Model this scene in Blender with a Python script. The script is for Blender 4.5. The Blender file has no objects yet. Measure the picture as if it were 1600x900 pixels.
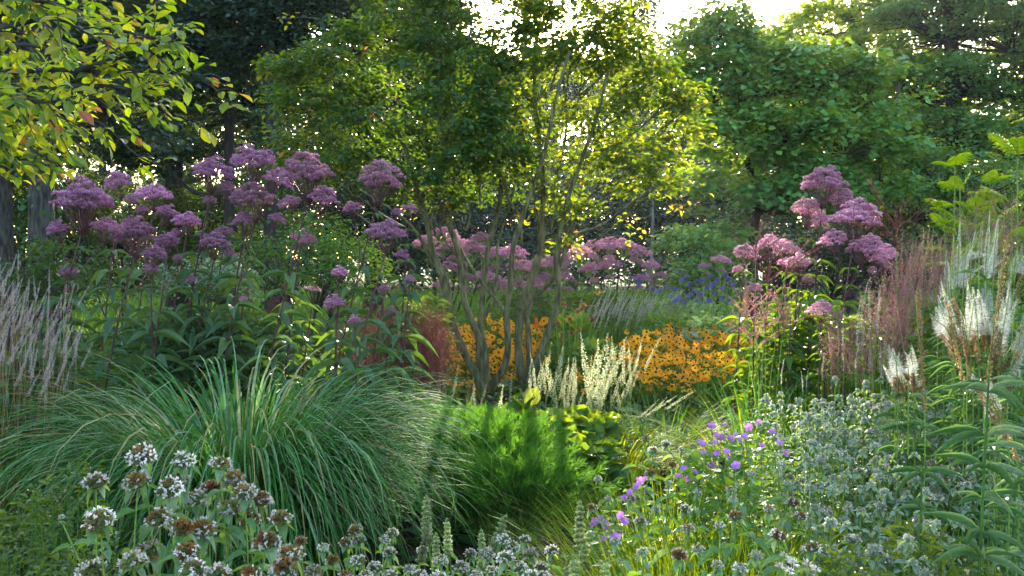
import bpy, math, random
import numpy as np
from math import radians as R, sin, cos, pi

# ------------------------------------------------------------------ camera, world, sun, exposure
sc = bpy.context.scene
C = sc.collection
F = 1555.0                       # focal length in pixels of the 1600 px wide photograph
PITCH = R(1.84)
CAM_Z = 1.6
cam_d = bpy.data.cameras.new('camera'); cam = bpy.data.objects.new('camera', cam_d); C.objects.link(cam)
cam.location = (0, 0, CAM_Z); cam.rotation_euler = (pi/2 - PITCH, 0, 0)
cam_d.sensor_width = 36.0; cam_d.lens = 36.0*F/1600.0
cam_d.clip_start = 0.05; cam_d.clip_end = 1500
sc.camera = cam

SUN_EL, SUN_AZ = R(14.2), R(2.3)     # azimuth measured from +Y towards +X
w = bpy.data.worlds.new('World'); sc.world = w; w.use_nodes = True
wn = w.node_tree.nodes; wl = w.node_tree.links
bg = wn['Background']; sky = wn.new('ShaderNodeTexSky')
sky.sky_type = 'NISHITA'; sky.sun_disc = False
sky.sun_elevation = SUN_EL; sky.sun_rotation = SUN_AZ
sky.air_density = 1.0; sky.dust_density = 2.2; sky.ozone_density = 0.6
tint = wn.new('ShaderNodeVectorMath'); tint.operation='MULTIPLY'; tint.inputs[1].default_value=(.95,.98,1.05); wl.new(sky.outputs[0],tint.inputs[0]); wl.new(tint.outputs[0], bg.inputs[0]); bg.inputs[1].default_value = 0.15
sd = bpy.data.lights.new('sun', 'SUN'); sd.energy = 5.0; sd.angle = R(0.55); sd.color = (1.0, 0.90, 0.74)
so = bpy.data.objects.new('sun', sd); C.objects.link(so)
so.rotation_euler = (-(pi/2 - SUN_EL), 0, -SUN_AZ)
so.location = (0, 0, 30)
sc.view_settings.view_transform = 'Standard'; sc.view_settings.look = 'None'
sc.view_settings.gamma = 1.0; sc.view_settings.use_curve_mapping = False
sc.view_settings.exposure = 2.55
HAZE = .00030
cy = sc.cycles
cy.volume_bounces = 0

cy.use_denoising = True
try: cy.denoiser = 'OPENIMAGEDENOISE'
except Exception: pass
cy.max_bounces = 7; cy.diffuse_bounces = 3; cy.glossy_bounces = 2; cy.transmission_bounces = 4
cy.transparent_max_bounces = 4; cy.sample_clamp_indirect = 6.0; cy.caustics_reflective = False; cy.caustics_refractive = False

def at(px, py, D):
    a = (px-800)/F; b = (450-py)/F
    dx, dy, dz = a, cos(PITCH)+b*sin(PITCH), -sin(PITCH)+b*cos(PITCH)
    s = D/dy
    return np.array((dx*s, D, CAM_Z+dz*s))
def gx(px, D): return (px-800)/F*D*1.0

# ------------------------------------------------------------------ small numeric helpers
rg = np.random.default_rng(7)
def seed(n):
    global rg
    rg = np.random.default_rng(n)
def U(a, b, n=None): return rg.uniform(a, b, n)
def nrm(v):
    v = np.asarray(v, float); l = np.linalg.norm(v, axis=-1, keepdims=True); return v/np.maximum(l, 1e-9)
def rdir(n): return nrm(rg.normal(size=(n, 3)))
def A(*v): return np.array(v, float)

# ------------------------------------------------------------------ mesh accumulation
class MB:
    def __init__(s): s.v=[]; s.f=[]; s.a=[]; s.m=[]; s.u=[]; s.n=0; s.tex=False
    def add(s, V, Fc, att, mat=0, tex=None):
        V=np.asarray(V,float).reshape(-1,3); Fc=np.asarray(Fc,int)
        s.v.append(V); s.f.append(Fc+s.n); s.n+=len(V)
        if tex is None: s.u.append(np.tile(A(1.,0.,0.),(len(V),1)))
        else: s.u.append(np.tile(tex,(len(V)//len(tex),1))); s.tex=True
        s.a.append(np.broadcast_to(np.asarray(att,float),(len(Fc),)).copy()); s.m.append(np.full(len(Fc),mat,int))
    def inst(s, T, P, Y, Z, sx, sy, att=None, mat=0, sz=None):
        TV, TF = T[:2]; tex=T[2] if len(T)>2 else None; P=np.asarray(P,float).reshape(-1,3); n=len(P)
        if n==0: return
        Y=nrm(np.broadcast_to(Y,(n,3))); Z=np.broadcast_to(Z,(n,3))
        X=nrm(np.cross(Y,Z)); Z=np.cross(X,Y)
        sx=np.broadcast_to(sx,(n,))[:,None,None]; sy=np.broadcast_to(sy,(n,))[:,None,None]
        sz=sy if sz is None else np.broadcast_to(sz,(n,))[:,None,None]
        V=P[:,None,:]+X[:,None,:]*sx*TV[None,:,0:1]+Y[:,None,:]*sy*TV[None,:,1:2]+Z[:,None,:]*sz*TV[None,:,2:3]
        Fc=(TF[None]+(np.arange(n)*len(TV))[:,None,None]).reshape(-1,TF.shape[1])
        if att is None: att=rg.random(n)
        att=np.repeat(np.broadcast_to(att,(n,)),len(TF))
        s.add(V.reshape(-1,3),Fc,att,mat,tex)
    def ribbons(s, Cv, W, side, att=None, mat=0):
        n,k,_=Cv.shape; W=np.asarray(W,float)
        if W.ndim==1: W=W[:,None]*np.ones(k)[None]
        if side.ndim==2: side=side[:,None,:]
        Lf=Cv-side*W[...,None]/2; Rt=Cv+side*W[...,None]/2
        V=np.stack([Lf,Rt],2).reshape(-1,3)
        i=np.arange(k-1); q=np.stack([2*i,2*i+1,2*i+3,2*i+2],1)
        Fc=(q[None]+(np.arange(n)*2*k)[:,None,None]).reshape(-1,4)
        if att is None: att=rg.random(n)
        s.add(V,Fc,np.repeat(att,k-1),mat)
    def tubes(s, Cv, Rr, m=5, att=None, mat=0):
        Cv=np.asarray(Cv,float)
        if Cv.ndim==2: Cv=Cv[None]; Rr=np.asarray(Rr,float)[None]
        n,k,_=Cv.shape; Rr=np.asarray(Rr,float)
        if Rr.ndim==1: Rr=Rr[:,None]*np.ones(k)[None]
        T=nrm(np.gradient(Cv,axis=1))
        ref=np.where(np.abs(T[...,2:3])<0.9,A(0,0,1),A(1,0,0))
        ref=np.broadcast_to(ref[:,:1],T.shape)
        ref=np.where(np.abs((ref*T).sum(-1,keepdims=True))>0.97,A(.3,1,.1),ref)
        X=nrm(np.cross(T,ref)); Y=np.cross(T,X)
        a=np.arange(m)*2*pi/m
        ring=X[:,:,None,:]*np.cos(a)[None,None,:,None]+Y[:,:,None,:]*np.sin(a)[None,None,:,None]
        V=(Cv[:,:,None,:]+ring*Rr[:,:,None,None]).reshape(-1,3)
        i,j=np.meshgrid(np.arange(k-1),np.arange(m),indexing='ij')
        q=np.stack([i*m+j,i*m+(j+1)%m,(i+1)*m+(j+1)%m,(i+1)*m+j],-1).reshape(-1,4)
        Fc=(q[None]+(np.arange(n)*k*m)[:,None,None]).reshape(-1,4)
        if att is None: att=rg.random(n)
        s.add(V,Fc,np.repeat(np.broadcast_to(att,(n,)),(k-1)*m),mat)
    def build(s, name, mats, parent=None, smooth=False):
        me=bpy.data.meshes.new(name)
        V=np.concatenate(s.v) if s.v else np.zeros((0,3))
        me.vertices.add(len(V)); me.vertices.foreach_set('co',V.astype(np.float32).ravel())
        lt=np.concatenate([np.full(len(f),f.shape[1]) for f in s.f]); lv=np.concatenate([f.ravel() for f in s.f])
        me.loops.add(len(lv)); me.loops.foreach_set('vertex_index',lv.astype(np.int32))
        me.polygons.add(len(lt)); ls=np.concatenate([[0],np.cumsum(lt)[:-1]])
        me.polygons.foreach_set('loop_start',ls.astype(np.int32))
        if not isinstance(mats,(list,tuple)): mats=[mats]
        for m in mats: me.materials.append(m)
        me.polygons.foreach_set('material_index',np.concatenate(s.m).astype(np.int32))
        me.polygons.foreach_set('use_smooth',np.full(len(lt),smooth))
        me.update(calc_edges=True)
        at_=me.attributes.new('v','FLOAT','FACE'); at_.data.foreach_set('value',np.concatenate(s.a).astype(np.float32))
        if s.tex:
            au=me.attributes.new('leaf_pos','FLOAT_VECTOR','POINT'); au.data.foreach_set('vector',np.concatenate(s.u).astype(np.float32).ravel())
        o=bpy.data.objects.new(name,me); C.objects.link(o)
        if parent is not None: o.parent=parent
        return o

def tag(o, label=None, cat=None, group=None, kind=None):
    if label: o['label']=label
    if cat: o['category']=cat
    if group: o['group']=group
    if kind: o['kind']=kind
    return o
def thing(name, label, cat, loc=(0,0,0), group=None, rz=0, sc_=1):
    o=bpy.data.objects.new(name,None); C.objects.link(o); o.location=tuple(loc); o.rotation_euler=(0,0,rz); o.scale=(sc_,)*3
    o.empty_display_size=.1
    return tag(o,label,cat,group,'thing')
def dup(root, loc, rz=0, label=None, group=None, s=1.0):
    r=root.copy(); C.objects.link(r); r.location=tuple(loc); r.rotation_euler=(0,0,rz); r.scale=(s,s,s)
    if label: r['label']=label
    if group: r['group']=group
    for ch in list(root.children):
        c=ch.copy(); C.objects.link(c); c.parent=r
        for g in list(ch.children):
            d=g.copy(); C.objects.link(d); d.parent=c
    return r
def inst_obj(name, src, parent, loc, rot=(0,0,0), s=1.0):
    o=bpy.data.objects.new(name, src.data if hasattr(src,'data') else src); C.objects.link(o)
    o.parent=parent; o.location=tuple(loc); o.rotation_euler=rot; o.scale=(s,s,s) if np.isscalar(s) else s
    return o
def mesh_only(mb, name, mats, smooth=False):        # mesh data with no object of its own, to be shared by parts
    o=mb.build(name,mats,None,smooth); me=o.data; bpy.data.objects.remove(o); return me
def euler_to(d, spin=0):
    from mathutils import Vector, Quaternion
    q=Vector(tuple(d)).to_track_quat('Z','Y') @ Quaternion((0,0,1),spin)
    return q.to_euler()

# ------------------------------------------------------------------ templates
def leaf_t(k=3, wmax=.35, fold=.12, curl=.25, tipw=.0, wave=0.0, power=1.0):
    V=[];Fc=[]
    for i in range(k+1):
        t=i/k; wd=.5*(sin(pi*(t**wmax_p(wmax))))**power if 0<i<k else (.06 if i==0 else tipw)
        z=-curl*t*t
        yy=t
        V+=[(-wd,yy,z+fold*wd*2+wave*((i%2)-.5)),(0,yy,z),(wd,yy,z+fold*wd*2-wave*((i%2)-.5))]
        if i<k:
            b=3*i; Fc+=[(b,b+1,b+4,b+3),(b+1,b+2,b+5,b+4)]
    tx=[]
    for i in range(k+1): tx+=[(1,i/k,0),(0,i/k,0),(1,i/k,0)]
    return np.array(V,float),np.array(Fc,int),np.array(tx,float)
def wmax_p(m): return math.log(.5)/math.log(m)
T_RH=(np.array([(0,0,0),(-.5,.45,.1),(0,1,-.06),(.5,.45,.1)],float),np.array([(0,1,2),(0,2,3)]))
T_LOBE=(np.array([(0,0,0),(-.5,.25,.08),(-.42,.62,.02),(0,1,-.1),(.42,.62,.02),(.5,.25,.08)],float),np.array([(0,1,2,3),(0,3,4,5)]))
T_RING=leaf_t(6,.36,.14,.30)
T_OV=leaf_t(3,.5,.12,.15)
T_LANCE=leaf_t(5,.38,.16,.35)
T_LONG=leaf_t(6,.42,.16,.55)
T_BLADE=(np.array([(-.5,0,0),(.5,0,0),(0,1,0)],float),np.array([(0,1,2)]))
T_TUFT=(np.array([(-.5,0,0),(.5,0,0),(.1,1,.15),(0,0,-.5),(0,0,.5),(-.15,.9,-.1)],float),np.array([(0,1,2),(3,4,5)]))
T_PETAL=(np.array([(-.12,0,0),(.12,0,0),(.5,.6,.08),(0,1,-.08),(-.5,.6,.08)],float),np.array([(0,1,2,3,)]))
T_PETAL=(np.array([(0,0,0),(-.45,.4,.06),(-.38,.85,-.02),(0,1,-.06),(.38,.85,-.02),(.45,.4,.06)],float),np.array([(0,1,2,3),(0,3,4,5)]))
def ico(r=1):
    import bmesh
    b=bmesh.new(); bmesh.ops.create_icosphere(b,subdivisions=r,radius=.5); b.verts.ensure_lookup_table()
    V=np.array([v.co[:] for v in b.verts]); Fc=np.array([[v.index for v in f.verts] for f in b.faces]); b.free(); return V,Fc
T_ICO=ico(1); T_ICO2=ico(2)

# ------------------------------------------------------------------ materials
def mat_new(name):
    m=bpy.data.materials.new(name); m.use_nodes=True; return m, m.node_tree.nodes, m.node_tree.links
def ramp(nodes, cols):
    r=nodes.new('ShaderNodeValToRGB'); e=r.color_ramp.elements
    while len(e)<len(cols): e.new(.5)
    for i,(p,c) in enumerate(cols): e[i].position=p; e[i].color=(*c,1)
    return r
def vivid(cols, k=1.28):
    out=[]
    for p,c in cols:
        if c[1]>c[0] and c[1]>c[2] and c[1]-min(c)>.02:
            l=.3*c[0]+.6*c[1]+.1*c[2]; c=tuple(max(.004,l+(x-l)*k) for x in c)
        out.append((p,c))
    return out
def leafmat(name, cols, trans=None, tw=.4, rough=.45, spec=.4, gain=1.6, vein=None):
    cols=vivid(cols,.95 if name in ('joe pye leaves','dark tree leaves') else 1.28); trans=vivid(trans,1.1) if trans else None
    return leafmat_(name, cols, trans, tw, rough, spec, gain, vein)
def leafmat_(name, cols, trans=None, tw=.4, rough=.45, spec=.4, gain=1.6, vein=None):
    """a leaf: diffuse and gloss from the sky on its face, light coming through it from behind"""
    m,n,l=mat_new(name); b=n['Principled BSDF']; out=n['Material Output']
    a=n.new('ShaderNodeAttribute'); a.attribute_name='v'
    rp=ramp(n,cols); l.new(a.outputs['Fac'],rp.inputs[0])
    nz=n.new('ShaderNodeTexNoise'); nz.inputs['Scale'].default_value=9.0; nz.inputs['Detail'].default_value=3
    tc=n.new('ShaderNodeTexCoord'); l.new(tc.outputs['Object'],nz.inputs['Vector'])
    mr=n.new('ShaderNodeMapRange'); mr.inputs['From Min'].default_value=.3; mr.inputs['From Max'].default_value=.7
    mr.inputs['To Min'].default_value=.78; mr.inputs['To Max'].default_value=1.22; l.new(nz.outputs[0],mr.inputs[0])
    vm=n.new('ShaderNodeVectorMath'); vm.operation='SCALE'; l.new(rp.outputs[0],vm.inputs[0]); l.new(mr.outputs[0],vm.inputs['Scale'])
    if any(k in name for k in ('florets','petals','calyces','globes','capsules','plumes')):   # every head has its own age
        oi=n.new('ShaderNodeObjectInfo'); mo=n.new('ShaderNodeMapRange'); mo.inputs['To Min'].default_value=.76; mo.inputs['To Max'].default_value=1.25; l.new(oi.outputs['Random'],mo.inputs[0])
        v5=n.new('ShaderNodeVectorMath'); v5.operation='SCALE'; l.new(vm.outputs[0],v5.inputs[0]); l.new(mo.outputs[0],v5.inputs['Scale'])
        pw=n.new('ShaderNodeMath'); pw.operation='MULTIPLY'; pw.inputs[1].default_value=7.31; l.new(oi.outputs['Random'],pw.inputs[0]); fr0=n.new('ShaderNodeMath'); fr0.operation='FRACT'; l.new(pw.outputs[0],fr0.inputs[0])
        p2=n.new('ShaderNodeMath'); p2.operation='POWER'; p2.inputs[1].default_value=3.; l.new(fr0.outputs[0],p2.inputs[0]); p3=n.new('ShaderNodeMath'); p3.operation='MULTIPLY'; p3.inputs[1].default_value=.5; l.new(p2.outputs[0],p3.inputs[0])
        mxc=n.new('ShaderNodeMix'); mxc.data_type='RGBA'; l.new(p3.outputs[0],mxc.inputs[0]); l.new(v5.outputs[0],mxc.inputs[6]); mxc.inputs[7].default_value=(.22,.13,.09,1)
        v6=n.new('ShaderNodeVectorMath'); v6.operation='SCALE'; v6.inputs['Scale'].default_value=1.; l.new(mxc.outputs[2],v6.inputs[0]); vm=v6
    # small spots and blemishes, and where asked a pale midrib with side veins
    n2=n.new('ShaderNodeTexNoise'); n2.inputs['Scale'].default_value=85; n2.inputs['Detail'].default_value=2; l.new(tc.outputs['Object'],n2.inputs['Vector'])
    m2=n.new('ShaderNodeMapRange'); m2.inputs['From Min'].default_value=.25; m2.inputs['From Max'].default_value=.75; m2.inputs['To Min'].default_value=.68; m2.inputs['To Max'].default_value=1.3; l.new(n2.outputs[0],m2.inputs[0])
    v3=n.new('ShaderNodeVectorMath'); v3.operation='SCALE'; l.new(vm.outputs[0],v3.inputs[0]); l.new(m2.outputs[0],v3.inputs['Scale']); vm=v3
    if vein:
        la=n.new('ShaderNodeAttribute'); la.attribute_name='leaf_pos'; sx_=n.new('ShaderNodeSeparateXYZ'); l.new(la.outputs['Vector'],sx_.inputs[0])
        rib=n.new('ShaderNodeMath'); rib.operation='LESS_THAN'; rib.inputs[1].default_value=.09; l.new(sx_.outputs[0],rib.inputs[0])
        ma=n.new('ShaderNodeMath'); ma.operation='MULTIPLY_ADD'; ma.inputs[1].default_value=9.; l.new(sx_.outputs[1],ma.inputs[0])
        mb_=n.new('ShaderNodeMath'); mb_.operation='MULTIPLY'; mb_.inputs[1].default_value=-1.6; l.new(sx_.outputs[0],mb_.inputs[0]); l.new(mb_.outputs[0],ma.inputs[2])
        fr=n.new('ShaderNodeMath'); fr.operation='FRACT'; l.new(ma.outputs[0],fr.inputs[0]); lt=n.new('ShaderNodeMath'); lt.operation='LESS_THAN'; lt.inputs[1].default_value=.13; l.new(fr.outputs[0],lt.inputs[0])
        ad=n.new('ShaderNodeMath'); ad.operation='MULTIPLY_ADD'; ad.inputs[1].default_value=.45; l.new(lt.outputs[0],ad.inputs[0]); l.new(rib.outputs[0],ad.inputs[2]); ad.use_clamp=True
        g1=n.new('ShaderNodeMath'); g1.operation='MULTIPLY_ADD'; g1.inputs[1].default_value=vein; g1.inputs[2].default_value=1; l.new(ad.outputs[0],g1.inputs[0])
        v4=n.new('ShaderNodeVectorMath'); v4.operation='SCALE'; l.new(vm.outputs[0],v4.inputs[0]); l.new(g1.outputs[0],v4.inputs['Scale']); vm=v4
    l.new(vm.outputs[0],b.inputs['Base Color'])
    b.inputs['Roughness'].default_value=rough; b.inputs['Specular IOR Level'].default_value=spec
    if tw>0:
        t=n.new('ShaderNodeBsdfTranslucent'); mx=n.new('ShaderNodeMixShader'); mx.inputs[0].default_value=tw
        if trans is None:
            v2=n.new('ShaderNodeVectorMath'); v2.operation='SCALE'; v2.inputs['Scale'].default_value=gain; l.new(vm.outputs[0],v2.inputs[0]); l.new(v2.outputs[0],t.inputs[0])
        else:
            rp2=ramp(n,trans); l.new(a.outputs['Fac'],rp2.inputs[0]); l.new(rp2.outputs[0],t.inputs[0])
        l.new(b.outputs[0],mx.inputs[1]); l.new(t.outputs[0],mx.inputs[2]); l.new(mx.outputs[0],out.inputs[0])
    return m
def barkmat(name, c1, c2, scale=14, rough=.9, moss=None):
    m,n,l=mat_new(name); b=n['Principled BSDF']
    tc=n.new('ShaderNodeTexCoord'); mp=n.new('ShaderNodeMapping'); mp.inputs['Scale'].default_value=(1,1,.25); l.new(tc.outputs['Object'],mp.inputs[0])
    nz=n.new('ShaderNodeTexNoise'); nz.inputs['Scale'].default_value=scale; nz.inputs['Detail'].default_value=6; l.new(mp.outputs[0],nz.inputs['Vector'])
    cols=[(.35,c1),(.62,c2)]
    if moss: cols.append((.8,moss))
    rp=ramp(n,cols); l.new(nz.outputs[0],rp.inputs[0]); l.new(rp.outputs[0],b.inputs['Base Color'])
    bp=n.new('ShaderNodeBump'); bp.inputs['Strength'].default_value=.6; bp.inputs['Distance'].default_value=.03; l.new(nz.outputs[0],bp.inputs['Height']); l.new(bp.outputs[0],b.inputs['Normal'])
    b.inputs['Roughness'].default_value=rough; b.inputs['Specular IOR Level'].default_value=.2
    return m
G=lambda r,g,b:(r,g,b)
M={}
M['dark_leaf']=leafmat('dark tree leaves',[(0,G(.016,.042,.034)),(.5,G(.028,.068,.052)),(.97,G(.05,.10,.06)),(1,G(.16,.12,.03))],[(0,G(.07,.13,.02)),(1,G(.18,.24,.03))],.22,.36,.55)
M['ivy']=leafmat('ivy leaves',[(0,G(.02,.06,.02)),(1,G(.045,.11,.03))],None,.2,.4,.4)
M['maple_leaf']=leafmat('mid green maple leaves',[(0,G(.055,.15,.06)),(.5,G(.12,.27,.10)),(1,G(.26,.40,.13))],[(0,G(.16,.28,.03)),(1,G(.38,.42,.05))],.4,.42,.45)
M['horn_leaf']=leafmat('hornbeam leaves',[(0,G(.05,.14,.065)),(.5,G(.10,.23,.10)),(1,G(.20,.33,.11))],[(0,G(.15,.25,.03)),(1,G(.36,.38,.05))],.4,.45,.4)
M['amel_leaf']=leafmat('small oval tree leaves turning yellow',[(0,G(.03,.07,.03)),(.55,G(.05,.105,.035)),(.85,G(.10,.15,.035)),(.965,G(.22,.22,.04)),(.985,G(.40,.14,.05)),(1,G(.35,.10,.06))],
    [(0,G(.08,.16,.02)),(.45,G(.17,.26,.02)),(.7,G(.40,.46,.02)),(.9,G(.64,.56,.02)),(1,G(.75,.3,.03))],.42,.38,.5)  # dark end of the ramp holds painted shade for the left boughs
M['over_leaf']=leafmat('large oval leaves of the overhanging branch',[(0,G(.055,.10,.05)),(.55,G(.085,.14,.05)),(.93,G(.13,.18,.04)),(.975,G(.28,.24,.04)),(.995,G(.32,.10,.04))],
    [(0,G(.30,.48,.02)),(.6,G(.5,.62,.02)),(.95,G(.72,.66,.02)),(1,G(.6,.2,.04))],.55,.33,.6,vein=0.8)  # strong yellow translucency stands in for backlight missing on these leaves
M['sunlit_leaf']=leafmat('yellow green leaves of the tree in the sun',[(0,G(.08,.18,.05)),(1,G(.18,.28,.06))],[(0,G(.35,.50,.04)),(1,G(.65,.65,.06))],.5,.45,.4)  # sunlit look partly put into this brighter, yellower leaf colour
M['shrub_leaf']=leafmat('undergrowth leaves',[(0,G(.03,.06,.03)),(1,G(.06,.12,.04))],[(0,G(.12,.22,.02)),(1,G(.30,.36,.03))],.35,.45,.4)
M['bed_leaf']=leafmat('bed foliage',[(0,G(.045,.10,.035)),(1,G(.09,.17,.045))],[(0,G(.15,.27,.03)),(1,G(.30,.38,.03))],.33,.55,.25,vein=0.5)
M['far_leaf']=leafmat('far woodland leaves',[(0,G(.035,.07,.04)),(1,G(.07,.115,.05))],[(0,G(.10,.18,.03)),(1,G(.2,.26,.05))],.25,.5,.3)
M['bark']=barkmat('grey bark',G(.025,.023,.02),G(.085,.08,.07),24)
M['bark_dark']=barkmat('dark bark',G(.03,.026,.022),G(.07,.06,.05))
M['bark_moss']=barkmat('olive mossy bark',G(.055,.052,.026),G(.16,.15,.07),26,moss=G(.22,.22,.17))
M['bark_pale']=barkmat('pale bark',G(.16,.15,.13),G(.3,.29,.26))
M['joe_stem']=leafmat('dark purple stem',[(0,G(.07,.02,.03)),(1,G(.12,.035,.045))],tw=0,rough=.5)
M['joe_leaf']=leafmat('joe pye leaves',[(0,G(.045,.10,.05)),(.6,G(.07,.14,.065)),(1,G(.10,.18,.06))],[(0,G(.12,.24,.03)),(1,G(.24,.34,.04))],.24,.55,.22,vein=0.7)
M['joe_flower']=leafmat('mauve pink florets',[(0,G(.22,.06,.12)),(.3,G(.38,.13,.26)),(.6,G(.54,.24,.42)),(.85,G(.68,.38,.55)),(1,G(.82,.60,.70))],None,.4,.7,.1,1.15)
M['joe_right']=leafmat('pinkish mauve florets',[(0,G(.28,.09,.18)),(.4,G(.50,.21,.35)),(.8,G(.68,.39,.52)),(1,G(.82,.62,.67))],None,.45,.7,.1,1.15)
M['joe_far']=leafmat('pale mauve florets',[(0,G(.24,.08,.16)),(.5,G(.42,.17,.30)),(1,G(.60,.36,.44))],None,.45,.7,.1,1.15)
M['misc_blade']=leafmat('blue green grass blades',[(0,G(.045,.12,.03)),(.5,G(.085,.18,.075)),(.86,G(.24,.33,.21)),(.91,G(.34,.28,.13)),(1,G(.40,.30,.16))],[(0,G(.08,.24,.03)),(1,G(.18,.34,.07))],.28,.75,.04)
M['fine_grass']=leafmat('fine green grass',[(0,G(.05,.13,.04)),(1,G(.10,.22,.06))],[(0,G(.12,.26,.03)),(1,G(.24,.38,.05))],.35,.6,.2)
M['lit_grass']=leafmat('yellow green grass',[(0,G(.10,.18,.03)),(.85,G(.17,.27,.04)),(1,G(.38,.26,.08))],[(0,G(.32,.46,.03)),(1,G(.55,.56,.05))],.45,.65,.15)
M['amsonia']=leafmat('feathery needle leaves',[(0,G(.035,.11,.028)),(.5,G(.07,.18,.045)),(1,G(.16,.32,.06))],[(0,G(.10,.24,.03)),(1,G(.20,.38,.05))],.3,.6,.2)
M['yellow_petal']=leafmat('golden petals',[(0,G(.90,.36,.004)),(1,G(.98,.52,.006))],[(0,G(.95,.40,.004)),(1,G(1,.58,.008))],.5,.55,.2)
M['cone_brown']=leafmat('dark brown cones',[(0,G(.03,.012,.008)),(1,G(.07,.025,.015))],tw=0,rough=.8)
M['cream']=leafmat('cream florets',[(0,G(.45,.50,.28)),(.6,G(.62,.64,.42)),(1,G(.74,.74,.56))],None,.4,.7,.1,1.1)
M['green_cream']=leafmat('greenish cream florets',[(0,G(.26,.36,.16)),(.6,G(.42,.5,.28)),(1,G(.58,.62,.42))],None,.35,.7,.1,1.1)
M['spire_white']=leafmat('white spire florets',[(0,G(.48,.50,.42)),(1,G(.78,.77,.72))],None,.35,.6,.1,1.0)
M['white_fl']=leafmat('white florets',[(0,G(.60,.56,.50)),(1,G(.86,.80,.75))],None,.35,.6,.1,1.0)
M['pinkwhite']=leafmat('dry pinkish white spikes',[(0,G(.34,.26,.25)),(.6,G(.52,.44,.42)),(1,G(.72,.66,.62))],None,.4,.7,.1,1.1)
M['rust']=leafmat('rusty dried florets',[(0,G(.15,.045,.015)),(.5,G(.34,.125,.045)),(1,G(.58,.28,.12))],None,.25,.8,.1,1.1)
M['brown_seed']=leafmat('brown seed capsules',[(0,G(.24,.15,.06)),(1,G(.48,.34,.17))],None,.3,.8,.1,1.1)
M['calyx']=leafmat('grey green calyces',[(0,G(.16,.24,.09)),(1,G(.34,.40,.20))],None,.3,.7,.1,1.1)
M['calyx_pale']=leafmat('pale calyces',[(0,G(.22,.31,.18)),(.5,G(.42,.49,.34)),(1,G(.68,.69,.58))],None,.3,.7,.1,1.1)
M['mint_stem']=leafmat('pale green stems',[(0,G(.14,.22,.06)),(1,G(.24,.32,.10))],tw=0,rough=.6)
M['mint_leaf']=leafmat('silvery mint leaves',[(0,G(.08,.17,.07)),(.55,G(.15,.24,.14)),(1,G(.27,.35,.26))],[(0,G(.22,.42,.03)),(1,G(.4,.5,.1))],.38,.5,.4,vein=0.5)
M['mint_dark']=leafmat('mint mound leaves',[(0,G(.06,.13,.06)),(.5,G(.15,.24,.14)),(1,G(.33,.41,.31))],[(0,G(.18,.32,.03)),(1,G(.36,.44,.06))],.35,.5,.4,vein=0.5)
M['purple_fl']=leafmat('violet petals',[(0,G(.36,.09,.55)),(1,G(.66,.30,.80))],[(0,G(.5,.12,.72)),(1,G(.75,.35,.85))],.4,.55,.2)
M['blue_globe']=leafmat('blue thistle globes',[(0,G(.10,.09,.28)),(1,G(.24,.24,.5))],None,.2,.7,.1)
M['red_grass']=leafmat('dark red plumes',[(0,G(.09,.018,.02)),(.6,G(.17,.04,.04)),(1,G(.32,.11,.10))],None,.25,.6,.2,1.1)
M['pink_haze']=leafmat('pinkish seed haze',[(0,G(.22,.08,.08)),(.6,G(.36,.17,.16)),(1,G(.52,.32,.28))],None,.4,.6,.2,1.3)
M['beige']=leafmat('beige plumes',[(0,G(.30,.20,.10)),(1,G(.55,.42,.25))],None,.45,.6,.2,1.2)
M['iron_leaf']=leafmat('long whorled leaves',[(0,G(.045,.10,.05)),(.6,G(.08,.15,.08)),(1,G(.20,.26,.18))],[(0,G(.14,.28,.04)),(1,G(.26,.38,.06))],.25,.38,.5,vein=0.7)
M['lime_leaf']=leafmat('bright lime ferny leaves',[(0,G(.12,.22,.03)),(1,G(.2,.32,.05))],[(0,G(.4,.56,.03)),(1,G(.5,.62,.05))],.5,.45,.4)
M['big_leaf']=leafmat('broad bed leaves',[(0,G(.05,.12,.035)),(.9,G(.11,.19,.05)),(1,G(.26,.26,.06))],[(0,G(.2,.34,.03)),(1,G(.40,.46,.05))],.38,.5,.3,vein=0.7)
M['orange']=leafmat('orange florets',[(0,G(.8,.14,.02)),(1,G(.85,.3,.03))],None,.3,.5,.2,1)
M['pale_shrub']=leafmat('pale leaves with painted sunlight',[(0,G(.16,.26,.14)),(1,G(.42,.48,.34))],None,.35,.5,.3,1.3)  # pale leaf colour with the shrub's sunlit brightness painted in

def soilmat(name, c1, c2, sc1=9):
    m,n,l=mat_new(name); b=n['Principled BSDF']
    tc=n.new('ShaderNodeTexCoord')
    vo=n.new('ShaderNodeTexVoronoi'); vo.inputs['Scale'].default_value=38; l.new(tc.outputs['Object'],vo.inputs['Vector'])
    nz=n.new('ShaderNodeTexNoise'); nz.inputs['Scale'].default_value=sc1; nz.inputs['Detail'].default_value=8; l.new(tc.outputs['Object'],nz.inputs['Vector'])
    mx=n.new('ShaderNodeMath'); mx.operation='MULTIPLY_ADD'; mx.inputs[1].default_value=.5; l.new(vo.outputs['Distance'],mx.inputs[0]); l.new(nz.outputs[0],mx.inputs[2])
    rp=ramp(n,[(.4,c1),(.95,c2)]); l.new(mx.outputs[0],rp.inputs[0]); l.new(rp.outputs[0],b.inputs['Base Color'])
    bp=n.new('ShaderNodeBump'); bp.inputs['Strength'].default_value=.9; bp.inputs['Distance'].default_value=.03; l.new(mx.outputs[0],bp.inputs['Height']); l.new(bp.outputs[0],b.inputs['Normal'])
    b.inputs['Roughness'].default_value=.95; b.inputs['Specular IOR Level'].default_value=.15
    return m
M['soil']=soilmat('bed soil',G(.02,.016,.011),G(.07,.055,.038))
M['mulch']=soilmat('bark mulch',G(.03,.02,.016),G(.12,.085,.06))
M['forest']=soilmat('woodland floor and grass',G(.02,.035,.012),G(.06,.085,.03),3)

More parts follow.
